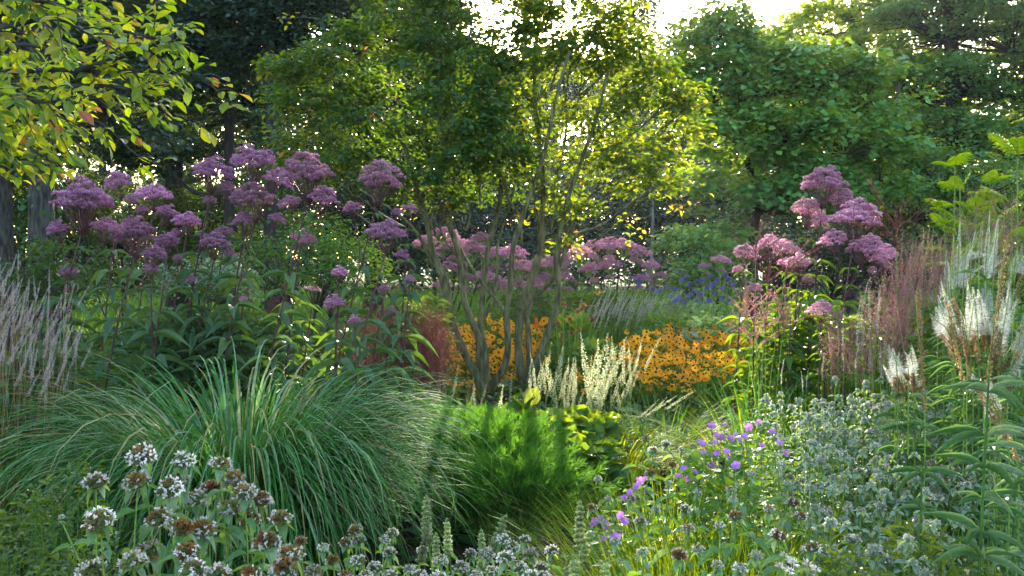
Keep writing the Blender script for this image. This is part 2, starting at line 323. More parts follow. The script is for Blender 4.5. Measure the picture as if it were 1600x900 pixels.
# ------------------------------------------------------------------ growth helpers
def bend_curves(n, k, base, az, t0, bend, L, power=1.4, kink=0):
    """n blades from base points: tilt from vertical starts at t0 and grows by bend along the blade"""
    s=np.linspace(0,1,k)
    base=np.asarray(base,float).reshape(-1,3); base=np.broadcast_to(base,(n,3))
    az=np.broadcast_to(az,(n,)); t0=np.broadcast_to(t0,(n,)); bend=np.broadcast_to(bend,(n,)); L=np.broadcast_to(L,(n,))
    tilt=t0[:,None]+bend[:,None]*s[None]**power
    if kink:
        kk=(rg.random(n)<kink)[:,None]*U(.5,1.5,n)[:,None]*(s[None]>U(.35,.85,n)[:,None]); tilt=tilt+kk
    mid=(tilt[:,1:]+tilt[:,:-1])/2; ds=(L/(k-1))[:,None]
    h=np.concatenate([np.zeros((n,1)),np.cumsum(np.sin(mid)*ds,1)],1)
    z=np.concatenate([np.zeros((n,1)),np.cumsum(np.cos(mid)*ds,1)],1)
    Cv=np.stack([base[:,0:1]+h*np.cos(az)[:,None],base[:,1:2]+h*np.sin(az)[:,None],base[:,2:3]+z],-1)
    side=np.stack([-np.sin(az),np.cos(az),np.zeros(n)],-1)
    return Cv,side
def smooth_path(pts, n=14):
    P=np.asarray(pts,float); k=len(P)
    if k==2: return np.linspace(P[0],P[1],n)
    t=np.linspace(0,k-1,n); out=[]
    Q=np.vstack([2*P[0]-P[1],P,2*P[-1]-P[-2]])
    for x in t:
        i=min(int(x),k-2); f=x-i; a,b,c,d=Q[i],Q[i+1],Q[i+2],Q[i+3]
        out.append(.5*((2*b)+(-a+c)*f+(2*a-5*b+4*c-d)*f*f+(-a+3*b-3*c+d)*f**3))
    return np.array(out)

def crown_lobe(mb, twigs, c, r, nsub, per, ls, T=T_RH, aspect=.75, mat=0, sub=.45, flat=.45, start=None, shell=.5, vr=(0,1)):
    """one bough of a crown: sub-clusters of leaves at twig ends spread through an ellipsoid"""
    c=A(*c); r=A(*r)
    d=rdir(nsub); rad=(shell+(1-shell)*rg.random(nsub))**.7
    d[:,2]=np.abs(d[:,2])*np.where(rg.random(nsub)<.7,1,-1)
    S=c+d*rad[:,None]*r
    sr=sub*U(.65,1.35,nsub)
    for i in range(nsub):
        m=int(per*U(.6,1.4))
        q=rdir(m)*(rg.random(m)**.45)[:,None]*sr[i]*A(1,1,flat)
        P=S[i]+q
        out=nrm(q+.5*(S[i]-c)*A(1,1,.3)+A(0,0,.05))
        Y=nrm(out*A(1,1,.35)+.55*rdir(m)+A(0,0,-.22))
        Z=nrm(A(0,0,1)+.75*rdir(m)+.35*out)
        L=ls*U(.65,1.25,m)
        # colour varies with the bough and the leaf; vr adds painted light and shade
        vv=np.clip(rg.random(m)*.75+U(0,.25),0,1); vv=np.where(vv>.97,vv,vr[0]+(vr[1]-vr[0])*vv)
        mb.inst(T,P,Y,Z,L*aspect,L,vv,mat)
    if twigs is not None:
        st=c-A(0,0,r[2]*.6) if start is None else A(*start)
        k=5
        mid=(st[None]+S)/2+rdir(nsub)*.12*np.linalg.norm(r)
        t=np.linspace(0,1,k)[None,:,None]
        Cv=(1-t)**2*st+2*t*(1-t)*mid[:,None]+t*t*S[:,None]
        twigs.tubes(Cv,np.linspace(.016,.004,k)[None]*np.ones((nsub,1))*max(.5,np.mean(r)),4)
    return S
def tree(name, label, base, tr, height, lobes, leafmat_, bark, ls=.1, per=60, dens=1.0, T=T_RH, ivy=0, lean=(0,0), seed_=1, group=None, sub=.45, branches=True, trunk_path=None, aspect=.75, flat=.45):
    """lobes: (px,py,D,rx,ry,rz) in metres for radii, centre from the photograph's direction at distance D"""
    seed(seed_)
    bx,by=base
    t=thing(name,label,'tree',(bx,by,0),group)
    tm=MB(); cm=MB(); o=A(bx,by,0)
    if trunk_path is None:
        pts=[(0,0,-.2),(lean[0]*.3+U(-.1,.1),lean[1]*.3,height*.35),(lean[0]*.7+U(-.15,.15),lean[1]*.7,height*.7),(lean[0],lean[1],height)]
    else: pts=trunk_path
    tp=smooth_path(pts,16); rr=tr*np.linspace(1,.3,16); rr[0]*=1.45; rr[1]*=1.12
    tm.tubes(tp,rr,10,att=.5)
    tw=MB()
    for (px,py,D,rx,ry,rz) in lobes:
        c=at(px,py,D)-o
        i=int(np.clip(np.argmin(np.abs(tp[:,2]-(c[2]-.35*np.hypot(c[0]-tp[8,0],c[1]-tp[8,1])))),3,14))
        s0=tp[i]; e=c-A(0,0,rz*.35)
        mid=(s0+e)/2+A(U(-.2,.2),U(-.2,.2),-.12*np.linalg.norm(e-s0))
        br=smooth_path([s0,mid,e],9); r0=min(rr[i]*.6,.02+.012*np.linalg.norm(e-s0)*2)
        tm.tubes(br,np.linspace(r0,.015,9),6,att=.5)
        vol=(rx*ry*rz)**(1/3)
        ns=int(34*dens*(vol/1.2)**2/(sub/.45)**1.6)+6
        crown_lobe(cm,tw if branches else None,c,(rx,ry,rz),ns,int(per*1.35),ls,T,aspect,0,sub,flat,start=e)
    tm.build('trunk',bark,t,True)
    if branches and tw.n: tw.build('branches',bark,t,True)
    cm.build('crown',leafmat_,t)
    if ivy:
        iv=MB(); n=int(900*ivy)
        f=U(0,ivy,n); idx=f*15; i0=idx.astype(int); P=tp[i0]+(tp[np.minimum(i0+1,15)]-tp[i0])*(idx-i0)[:,None]
        a=U(0,2*pi,n); out=np.stack([np.cos(a),np.sin(a),0*a],-1)
        P=P+out*(tr*1.05+U(0,.09,n)*(1+.5*np.sin(a*3+f*9)))[:,None]
        L=U(.05,.10,n); iv.inst(T_LOBE,P,nrm(A(0,0,-1)+.5*rdir(n)+.3*out),nrm(out+.4*rdir(n)),L,L)
        iv.build('ivy',M['ivy'],t)
    return t
# ------------------------------------------------------------------ ground
def sheet(name, poly, z, mat, n=1):
    mb=MB(); mb.add([(x,y,z) for x,y in poly],[tuple(range(len(poly)))],.5); o=mb.build(name,mat); return tag(o,kind='structure')
sheet('ground',[(-400,-200),(400,-200),(400,500),(-400,500)],0,M['forest'])
sheet('planting_bed',[(-14,-3),(12,-3),(14,8),(12,17),(0,19),(-12,17),(-15,8)],.004,M['soil'])
pc=smooth_path([(-.3,3.6,0),(.05,4.6,0),(.24,5.3,0),(.44,6.1,0),(.85,6.9,0),(2.0,7.7,0)],16)
mb=MB(); tg=nrm(np.gradient(pc,axis=0)); sd_=np.stack([tg[:,1],-tg[:,0],0*tg[:,0]],-1)
mb.ribbons((pc+A(0,0,.009))[None],A(.62),sd_[None],att=A(.5)); tag(mb.build('path',M['mulch']),kind='structure')
# bark chips of the mulch
mb=MB(); seed(3); n=5200; i=rg.integers(0,16,n); P=pc[i]+sd_[i]*U(-.34,.34,n)[:,None]+tg[i]*U(-.2,.2,n)[:,None]; P[:,2]=U(.012,.03,n)
mb.inst(T_LOBE,P,nrm(rdir(n)*A(1,1,.25)),nrm(A(0,0,1)+.5*rdir(n)),U(.008,.02,n),U(.02,.05,n)); tag(mb.build('mulch_chips',leafmat('mulch chips',[(0,G(.025,.016,.012)),(.7,G(.09,.06,.045)),(1,G(.18,.13,.10))],tw=0,rough=.9)),kind='stuff')

# ------------------------------------------------------------------ far woodland, one mass beyond everything
def far_wood():
    seed(11); cm=MB(); tm=MB()
    for k in range(46):
        px=-420+k*54+U(-20,20); D=U(62,80)
        top=(72+U(-20,24)) if 520<px<1110 else (U(95,165) if px>=1110 else U(-60,60))
        c0=at(px,top,D); H=c0[2]
        tm.tubes(np.array([(c0[0],D,-.2),(c0[0]+U(-.5,.5),D,H*.5),(c0[0],D,H*.9)])[None],A(.35,.25,.08)[None],5)
        for j in range(7):
            f=(j+.5)/7
            c=A(c0[0]+U(-1.6,1.6),D+U(-1.5,1.5),H*(.12+.8*f)); r=A(2.6,2.2,1.5)*(1.15-.45*f)
            crown_lobe(cm,None,c,r,24,44,.38,T_RH,.85,0,.95,.6)
    for k in range(70):                                  # its low edge of bushes
        D=U(40,56); x=-44+k*1.3+U(-.8,.8); h=U(1.6,3.6)
        crown_lobe(cm,None,(x,D,h*.5),(1.5,1.3,h*.55),22,40,.24,T_RH,.85,0,.7,.6,shell=.2)
    o=cm.build('woodland',M['far_leaf']); tag(o,'far-off wood closing the view behind the garden','woodland',kind='stuff')
    tm.build('trunks',M['bark_dark'],o)
far_wood()

# ------------------------------------------------------------------ trees standing behind the garden, one by one
BG='large trees standing behind the garden'
tree('ivy_clad_tree','grey trunked tree with ivy up its trunk behind the overhanging branch',(gx(60,13),13),.20,7.5,
     [(60,80,13.4,1.6,1.3,.9),(170,150,14,1.3,1.2,.8),(-60,140,13.5,1.3,1.2,.8),(110,-60,13,1.8,1.5,1.0),(-30,-90,13,1.6,1.5,1.)],M['dark_leaf'],M['bark'],.095,62,1.0,ivy=.5,seed_=21,group=BG)
tree('dark_tree','slim dark trunk at the very left edge beside the ivy clad grey one',(gx(8,15),15),.17,8,
     [(-20,120,15.4,1.6,1.3,.9),(10,-20,15.4,1.7,1.5,1.0)],M['dark_leaf'],M['bark'],.1,60,.9,seed_=22,group=BG)
tree('dark_tree','straight dark trunk rising just above the tall mauve heads at left',(gx(357,19),19),.125,10,
     [(330,60,19.5,1.7,1.4,1.1),(260,150,20,1.5,1.3,.9),(390,140,19.3,1.3,1.2,.8),(300,-50,19,2.2,1.8,1.2),(200,60,20,1.6,1.4,1.),(440,20,19.5,1.5,1.3,1.0),(250,235,20.5,1.2,1.2,.6)],M['dark_leaf'],M['bark_dark'],.12,58,1.15,seed_=23,group=BG)
tree('ivy_clad_tree','tree whose trunk is wrapped green in ivy, left of the many stemmed tree',(gx(427,17),17),.15,9,
     [(470,50,17.5,1.5,1.2,.9),(380,60,17.6,1.2,1.1,.8),(540,20,17.5,1.3,1.1,.9),(430,-60,17,2.2,1.8,1.2)],M['dark_leaf'],M['bark_dark'],.11,56,1.1,ivy=.95,seed_=24,group=BG)
tree('dark_tree','thick dark trunk low down between the left mauve flower heads',(gx(278,23),23),.26,11,
     [(270,40,23.5,2.6,2.0,1.5),(160,90,24,2.2,1.8,1.2),(330,215,23.5,1.6,1.5,.8),(180,210,24,1.8,1.5,.8),(110,10,24,2.3,1.8,1.3),(270,-90,23,3,2.4,1.4)],M['dark_leaf'],M['bark_dark'],.135,52,1.0,seed_=25,group=BG)
tree('dark_tree','dark tree whose trunk shows above the left half of the many stemmed crown',(gx(583,25),25),.22,12,
     [(560,70,25.5,2.3,1.8,1.4),(630,30,25.5,1.7,1.5,1.2),(500,150,25.5,1.8,1.6,1.1),(640,150,26,1.7,1.5,1.1),(560,-40,25,2.6,2,1.4),(570,215,26,1.8,1.5,.9),(690,105,26,1.2,1.1,.9),(680,50,26,1.1,1.,.9),(705,170,26.5,1.2,1.1,.9),(650,230,26.5,1.5,1.2,.8),(700,-30,25.5,1.2,1.,.9)],M['dark_leaf'],M['bark_dark'],.14,52,.95,seed_=26,group=BG)
tree('dark_tree','small dark tree right of the sun at the top edge',(gx(822,38),38),.22,12.5,
     [(812,-5,38,.8,.7,.7),(838,15,38.3,.6,.6,.6),(835,-60,38,1.2,1.0,.9)],M['dark_leaf'],M['bark_dark'],.17,44,.8,seed_=27,group=BG,sub=.6)
tree('conifer','small dark conifer shape between the yellow crown and the hazy green trees',(gx(1075,34),34),.2,7.8,
     [(1075,135,34,1.3,1.2,1.3),(1065,180,34,1.7,1.4,1.3),(1080,230,34,1.9,1.6,1.2),(1000,60,34.5,1.3,1.1,.9),(985,30,34.5,1.,1.,.8),(1070,85,34,.7,.7,.8)],M['dark_leaf'],M['bark_dark'],.15,50,1.0,seed_=28,group=BG,sub=.6)
tree('maple_tree','forked tree with green lobed leaves right of the centre, its slim dark trunk showing',(gx(1180,16.5),16.5),.105,5.2,
     [(1120,85,16.8,.65,.7,.75),(1125,50,16.9,.4,.4,.4),(1190,85,17,.6,.5,.4),(1115,140,16.6,.9,.8,.6),(1190,130,16.5,1.1,1.0,.7),(1270,120,16.6,1.1,1.0,.6),(1340,150,16.8,1.,.9,.6),(1150,210,16.3,.9,.9,.45),(1230,205,16.2,1.1,.9,.5),(1320,225,16.3,1.1,.9,.55),(1375,265,16.4,.55,.6,.5),
      (1130,300,16.8,.75,.8,.5),(1210,310,16,.6,.6,.45),(1290,300,16.4,.9,.8,.5),(1110,380,16.4,.6,.6,.35),(1240,260,16.2,.6,.6,.3)],M['maple_leaf'],M['bark_dark'],.10,60,1.1,T=T_LOBE,seed_=29,group=BG,aspect=1.0,flat=.42,
     trunk_path=[(0,0,-.2),(-.02,0,.9),(-.05,0,1.8),(.02,0,2.6),(-.22,0,3.5),(-.3,0,5.2)])
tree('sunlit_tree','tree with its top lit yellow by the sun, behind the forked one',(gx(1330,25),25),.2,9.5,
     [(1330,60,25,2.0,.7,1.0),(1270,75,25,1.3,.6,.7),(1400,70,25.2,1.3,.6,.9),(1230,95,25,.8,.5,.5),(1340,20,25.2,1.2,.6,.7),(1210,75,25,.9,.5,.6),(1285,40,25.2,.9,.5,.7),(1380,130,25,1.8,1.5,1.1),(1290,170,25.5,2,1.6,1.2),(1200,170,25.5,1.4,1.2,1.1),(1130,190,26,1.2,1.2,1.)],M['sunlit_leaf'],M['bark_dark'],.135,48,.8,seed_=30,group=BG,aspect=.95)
tree('hornbeam_tree','tall green tree with sweeping layered boughs filling the right hand top corner',(gx(1482,21),21),.22,12,
     [(1480,40,21,2.0,1.7,.9),(1580,60,21,1.9,1.6,.8),(1430,20,21.4,1.3,1.2,.8),(1530,130,20.7,2.0,1.6,.7),(1440,140,20.8,1.5,1.3,.7),(1620,150,21,1.5,1.4,.8),(1560,-20,21,2.2,1.9,.9),(1460,-40,21,2.,1.8,.9),(1690,80,21.5,2,1.8,1),
      (1430,210,20.4,1.2,1.1,.5),(1500,215,20.2,1.5,1.3,.55),(1590,235,20.4,1.4,1.2,.6),(1680,250,20.8,1.6,1.4,.8)],M['horn_leaf'],M['bark_dark'],.115,56,1.1,seed_=31,group=BG,flat=.33)
tree('hornbeam_tree','lower layered tree behind the fern leaved shrub at right',(gx(1400,18.5),18.5),.12,4.8,
     [(1400,260,18.5,1.2,1.1,.45),(1470,280,18.3,1.3,1.1,.45),(1540,290,18.3,1.2,1.1,.45),(1360,310,18.7,.9,.9,.4),(1430,330,18.2,1.2,1.,.4),(1510,345,18.2,1.2,1.,.4),(1590,310,18.5,1.1,1.,.5),(1650,340,18.5,1.1,1.,.5),(1330,370,18.8,1.,.9,.5)],M['horn_leaf'],M['bark_dark'],.09,56,1.15,seed_=32,group=BG,flat=.35)
tree('pale_tree','thin pale trunk standing in the dark gap behind the far mauve flowers',(gx(1018,20),20),.05,3.2,
     [(1000,300,20.3,1.2,1.,.5),(1050,280,20.3,1.,.9,.5),(960,320,20.5,1.,.9,.4)],M['dark_leaf'],M['bark_pale'],.085,50,1.0,seed_=33,group=BG)
# trees further out to both sides, seen only at the edges and shading the garden
tree('dark_tree','dark tree standing beyond the left edge behind the overhanging branch',(-12.5,19),.25,12,
     [(-200,40,19,2.6,2.2,1.6),(-120,160,19,2,1.8,1.2),(-60,250,19,1.5,1.4,.9),(-260,200,19,2,1.8,1.2)],M['dark_leaf'],M['bark_dark'],.14,48,.9,seed_=34,group=BG)

# undergrowth shrubs under the trees
def shrub(name,label,lobes,mat,ls=.07,per=60,dens=1.2,seed_=1,group=None,T=T_RH,cat='shrub',sub=.3,flat=.6,stems=True):
    seed(seed_); c0=at(lobes[0][0],400,lobes[0][2]); t=thing(name,label,cat,(c0[0],c0[1],0),group); o=A(c0[0],c0[1],0)
    cm=MB(); tw=MB()
    for (px,py,D,rx,ry,rz) in lobes:
        c=at(px,py,D)-o; vol=(rx*ry*rz)**(1/3)
        crown_lobe(cm,tw if stems else None,c,(rx,ry,rz),int(30*dens*(vol/.8)**2*(.3/sub)**1.3)+4,per,ls,T,.75,0,sub,flat,start=A(c[0]*.7,c[1],max(0,c[2]-rz*1.1)),shell=.35)
        b=A(c[0]*.7,c[1],max(.02,c[2]-rz*1.1)); tw.tubes(np.array([[(c[0]*.3,c[1]*.3,-.05),(b+A(c[0]*.3,c[1]*.3,0))/2,b]]),A([.03,.025,.02]),5)
    cm.build('foliage',mat,t); tw.build('stems',M['bark_dark'],t,True); return t
UG='dark shrubs under the trees'
shrub('shrub','dark shrub between the left edge trunks and the mauve heads',[(20,450,12,.8,.7,.4),(25,330,19,1.0,.7,.8),(-30,380,17,1.0,.7,.8),(75,350,19,.8,.7,.8),(0,300,20,1.2,.8,.9),(-70,330,19,1.2,.8,1.),(60,290,20,.8,.7,.7),(110,440,12,.7,.6,.45)],M['shrub_leaf'],seed_=41,group=UG,ls=.06)
shrub('shrub','loose dark shrub behind the leftmost mauve flower heads',[(190,330,22,1.6,1.2,.9),(120,360,22,1.3,1.2,.9),(210,400,21,1.5,1.2,.7)],M['shrub_leaf'],seed_=42,group=UG,ls=.09,dens=.8,sub=.45)
shrub('shrub','dark shrub filling under the thick dark trunk',[(310,350,22,1.3,1.2,.8),(390,340,22,1.2,1.2,.8),(350,410,21,1.8,1.2,.6)],M['shrub_leaf'],seed_=43,group=UG,ls=.09,sub=.45)
shrub('shrub','yellow green sunlit shrub glimpsed behind the left mauve heads',[(230,320,33,2.0,1.3,.9),(130,330,33,1.6,1.3,.9),(330,330,34,1.6,1.3,.9),(60,340,34,1.6,1.3,.9)],M['big_leaf'],seed_=44,group=UG,ls=.13,dens=.6,sub=.6)
shrub('shrub','dark shrub with pale green sprays right of the second largest left flower head',[(450,400,13,.8,.7,.6),(510,410,13,.6,.6,.6),(550,430,12.5,.6,.6,.5)],M['bed_leaf'],seed_=45,group=UG,ls=.055)
shrub('shrub','wide dark shrub closing the gap behind the tree stems',[(680,350,24,2.0,1.4,1.0),(770,330,25,1.8,1.4,1.1),(860,330,25,1.8,1.4,1.1),(600,350,24,1.6,1.3,1.2),(740,400,23,1.8,1.2,.6),(820,280,28,1.9,1.4,.8),(740,285,28,1.8,1.4,.8),(900,278,28,1.9,1.4,.8),(670,270,28,1.9,1.4,1.1),(970,265,29,1.9,1.4,1.0),(530,330,24,1.5,1.3,1.1)],M['dark_leaf'],seed_=46,group=UG,ls=.10,dens=1.1,sub=.5)
shrub('shrub','dark shrub beyond the right end of the many stemmed crown',[(940,320,24,1.7,1.4,1.1),(1020,330,24,1.5,1.4,1.1),(1000,260,26,1.8,1.4,.9),(920,390,23,1.6,1.3,.7),(1020,400,23,1.3,1.2,.6),(1090,320,24,1.2,1.2,1.)],M['dark_leaf'],seed_=47,group=UG,ls=.10,dens=1.1,sub=.5)
shrub('shrub','light green maple like bush left of the forked trunk',[(1100,400,14.5,.45,.45,.35),(1080,440,14.5,.4,.4,.3),(1130,440,14.5,.5,.45,.3),(1065,380,15,.3,.3,.3)],M['maple_leaf'],seed_=48,group=UG,ls=.075,T=T_LOBE,sub=.25)
shrub('shrub','dark shrub below the layered trees behind the right mauve heads',[(1230,400,18,1.4,1.,.6),(1330,410,18,1.3,1.,.6),(1180,420,18,1.,.9,.6),(1430,410,17.5,1.2,1.,.6)],M['dark_leaf'],seed_=49,group=UG,ls=.09,dens=1.1,sub=.4)
shrub('shrub','dark shrub behind the white spires at the right edge',[(1500,400,16,1.,.9,.7),(1590,400,16,1.1,.9,.8),(1680,400,16,1.,.9,.8)],M['horn_leaf'],seed_=50,group=UG,ls=.08,dens=1.1,sub=.4)
shrub('pale_shrub','pale shrub with sunlight painted into its leaves behind the left flower stems',[(325,430,15,.9,.6,.28),(350,445,15,.8,.6,.25)],M['pale_shrub'],seed_=51,ls=.06,T=T_RH,sub=.25)
for k,(px,D) in enumerate([(-150,26),(-60,30),(430,30),(1250,30),(1550,28),(1720,26)]):
    pass

# ------------------------------------------------------------------ the many stemmed tree in the middle
def multistem():
    seed(60); D=9.7
    bx,by=gx(785,D),D; o=A(bx,by,0)
    t=thing('many_stemmed_tree','many stemmed tree with olive trunks and a wide crown of small leaves turning yellow','tree',(bx,by,0))
    J=[ # (pixel path, depth offsets start->end, radius at base, radius at end)
     ([(764,668),(757,640),(752,607),(735,570),(718,535),(705,496),(697,442),(677,395),(668,350),(656,307),(640,250),(610,180)],(0,-.3),.046,.016),
     ([(752,607),(750,570),(748,530),(738,503),(726,473),(722,442),(714,388),(697,341),(683,297),(668,230),(660,140),(665,60)],(.02,.3),.036,.014),
     ([(763,612),(760,585),(757,545),(751,510),(753,476),(756,440),(763,388),(778,331),(783,291),(778,220),(765,140),(770,60)],(.05,.5),.034,.013),
     ([(760,612),(772,597),(785,580),(793,551),(793,520),(791,490),(797,442),(802,385),(815,345),(830,300),(850,240),(870,150),(890,80)],(-.02,-.5),.036,.013),
     ([(795,668),(808,645),(822,612),(815,590),(810,544),(812,494),(817,470),(832,429),(844,382),(845,341),(849,301),(845,230),(835,150),(840,50)],(.02,.4),.048,.014),
     ([(822,612),(830,590),(839,565),(856,521),(869,480),(873,449),(869,402),(876,361),(886,314),(905,260),(930,190),(950,110)],(-.05,-.2),.038,.014),
     ([(824,608),(827,568),(826,527),(823,483),(829,449),(842,409),(849,368),(850,330),(870,270),(885,200),(880,120)],(.08,.9),.03,.012),
     ([(823,495),(832,470),(849,452),(869,429),(880,400),(893,378),(910,362),(940,352),(975,325),(1010,300)],(.1,-.6),.022,.009),
     ([(705,490),(694,452),(683,425),(673,409),(664,385),(640,350),(600,320),(560,295)],(-.05,-.9),.022,.009),
     ([(793,500),(781,476),(760,450),(737,419),(720,390),(700,350),(680,300)],(-.1,.6),.018,.008),
     ([(756,500),(768,470),(775,450),(777,410),(778,380),(795,320),(810,260),(815,180)],(.15,1.0),.018,.008),
     ([(722,460),(728,430),(722,400),(705,350),(690,300),(650,240),(590,210)],(.1,1.2),.016,.008)]
    for pts,(d0,d1),r0,r1 in J:
        k=len(pts); P=[at(px,py,D+d0+(d1-d0)*(i/(k-1))**1.3)-o for i,(px,py) in enumerate(pts)]
        if pts[0][1]>640: P[0][2]=-.1
        n=k*4; c=smooth_path(P,n); rr=1.12*np.linspace(r0,r1,n)*(1+.05*np.sin(np.arange(n)*1.7)); 
        if pts[0][1]>640: rr[:4]*=A(1.5,1.3,1.15,1.05)
        m=MB(); m.tubes(c,rr,9,att=.5); m.build('stem',M['bark_moss'],t,True)
    # a few more upright leaders and twigs inside the crown
    tw=MB(); cm=MB()
    lobes=[(470,165,-.5,.42,.5,.16),(530,130,-.2,.5,.6,.22),(480,215,.2,.4,.5,.16),(560,205,-.6,.6,.6,.22),(620,160,0,.5,.6,.25),(540,75,.3,.45,.5,.25),(600,60,-.3,.5,.5,.25),(660,35,.2,.5,.6,.3),
      (680,120,-.7,.55,.5,.25),(470,270,-.1,.35,.4,.14),(540,265,-.6,.5,.5,.2),(610,250,.2,.5,.5,.2),(640,285,-.8,.45,.5,.17),(690,220,.3,.5,.6,.25),(720,270,-.5,.4,.5,.2),(740,170,.6,.5,.5,.22),
      (700,180,-.9,.5,.4,.2),(760,230,-.9,.4,.4,.22),(800,130,.8,.4,.5,.2),(790,290,.5,.4,.4,.2),(850,110,-.4,.45,.5,.25),(860,200,.2,.5,.6,.25),(830,250,-.7,.4,.5,.2),(880,50,.4,.5,.5,.3),(930,40,-.2,.45,.5,.25),
      (910,130,.8,.5,.5,.25),(930,200,-.6,.5,.5,.25),(880,270,.6,.4,.5,.2),(940,270,0,.5,.5,.2),(980,110,-.1,.45,.5,.25),(1000,180,.5,.45,.5,.22),(990,240,-.5,.45,.4,.2),(1040,150,-.3,.32,.4,.16),(1050,205,.3,.3,.4,.14),
      (1030,250,.1,.3,.3,.12),(1010,290,-.6,.3,.3,.1),(720,-20,.2,.7,.7,.3),(760,105,.2,.4,.4,.16),(800,60,.1,.3,.3,.2),(830,30,.2,.35,.4,.2),(700,60,.2,.4,.4,.22),(910,85,-.1,.45,.4,.2),(1010,120,0,.35,.4,.18),(770,150,-.3,.35,.4,.2),(800,190,0,.35,.4,.2),(750,200,-.4,.35,.4,.2),(790,250,-.2,.35,.4,.18),(690,85,-.2,.4,.4,.2),(970,60,0,.4,.4,.22),(600,-20,0,.6,.6,.3),(860,-40,0,.7,.7,.3),(960,-10,.2,.4,.5,.25),(500,95,-.3,.3,.4,.16),(440,110,-.4,.18,.25,.08),(1070,165,-.3,.15,.2,.08),
      (900,330,-.3,.3,.3,.08),(690,310,.3,.4,.4,.1)]
    for px,py,dz,rx,ry,rz in lobes:
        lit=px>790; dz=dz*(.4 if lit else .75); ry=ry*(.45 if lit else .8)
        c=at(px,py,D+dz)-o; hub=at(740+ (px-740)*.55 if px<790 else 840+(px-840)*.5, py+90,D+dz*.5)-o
        crown_lobe(cm,None,c,(rx,ry,rz*1.15),int((12+60*rx*rx**.5)*(.64 if lit else .86)*(.6 if (800<px<900 and 180<py<300) else (1.25 if (lit and py<160) else 1))),27,.062,T_OV,.62,0,.17,.5,shell=.3,vr=(.2,.88) if lit else ((.15,.8) if px<530 else (0,.52)))  # left boughs darker, right ones yellower: shade and sunlight painted into leaf colour
        e=c+A(0,0,-rz*.4); br=smooth_path([hub,(hub+e)/2+A(U(-.08,.08),U(-.08,.08),-.03),e],9)
        tw.tubes(br,np.linspace(.013,.004,9),5,att=.5)
        m=12; S=c+rdir(m)*A(rx,ry,rz)*.9; st=br[rg.integers(3,9,m)]; t_=np.linspace(0,1,5)[None,:,None]; mid=(st+S)/2+A(0,0,-.03)
        Cv=(1-t_)**2*st[:,None]+2*t_*(1-t_)*mid[:,None]+t_*t_*S[:,None]; tw.tubes(Cv,np.linspace(.005,.0018,5)[None]*np.ones((m,1)),4)
    # fringe sprays reaching out of the outline, and small leaf bunches on the bare stems
    for px,py,dz,n in [(425,112,-.4,16),(450,150,-.5,18),(430,175,-.4,16),(445,240,-.3,16),(420,262,-.3,10),(1085,155,-.2,16),(1095,170,-.3,10),(1060,225,0,16),(1100,295,-.6,14),(1070,290,-.5,18),(1075,320,-.5,10),(1000,370,-.5,12),(985,345,-.5,10),(905,385,-.3,16),(885,372,-.3,14),(975,30,0,14),(600,10,0,20),(440,30,-.2,10),(420,275,.2,14),(640,330,0,14),(700,335,0,12),(815,340,.3,12),(850,330,.3,10),(1000,10,.3,12),(860,385,-.1,8)]:
        c=at(px,py,D+dz)-o; h2=at(px+(785-px)*.22,py+4,D+dz*.8)-o
        tw.tubes(smooth_path([h2,(h2+c)/2+A(0,0,.03),c],6),np.linspace(.005,.002,6),4,att=.5)
        P=h2+(c-h2)*U(.3,1.1,n)[:,None]+rdir(n)*.07; m=n
        cm.inst(T_OV,P,nrm(nrm(c-h2)+.9*rdir(m)+A(0,0,-.1)),nrm(A(0,0,1)+.8*rdir(m)),U(.03,.042,m),U(.05,.07,m),np.clip(rg.random(m)*.5+.5,0,1))
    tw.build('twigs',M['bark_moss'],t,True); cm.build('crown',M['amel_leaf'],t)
    return t
multistem()

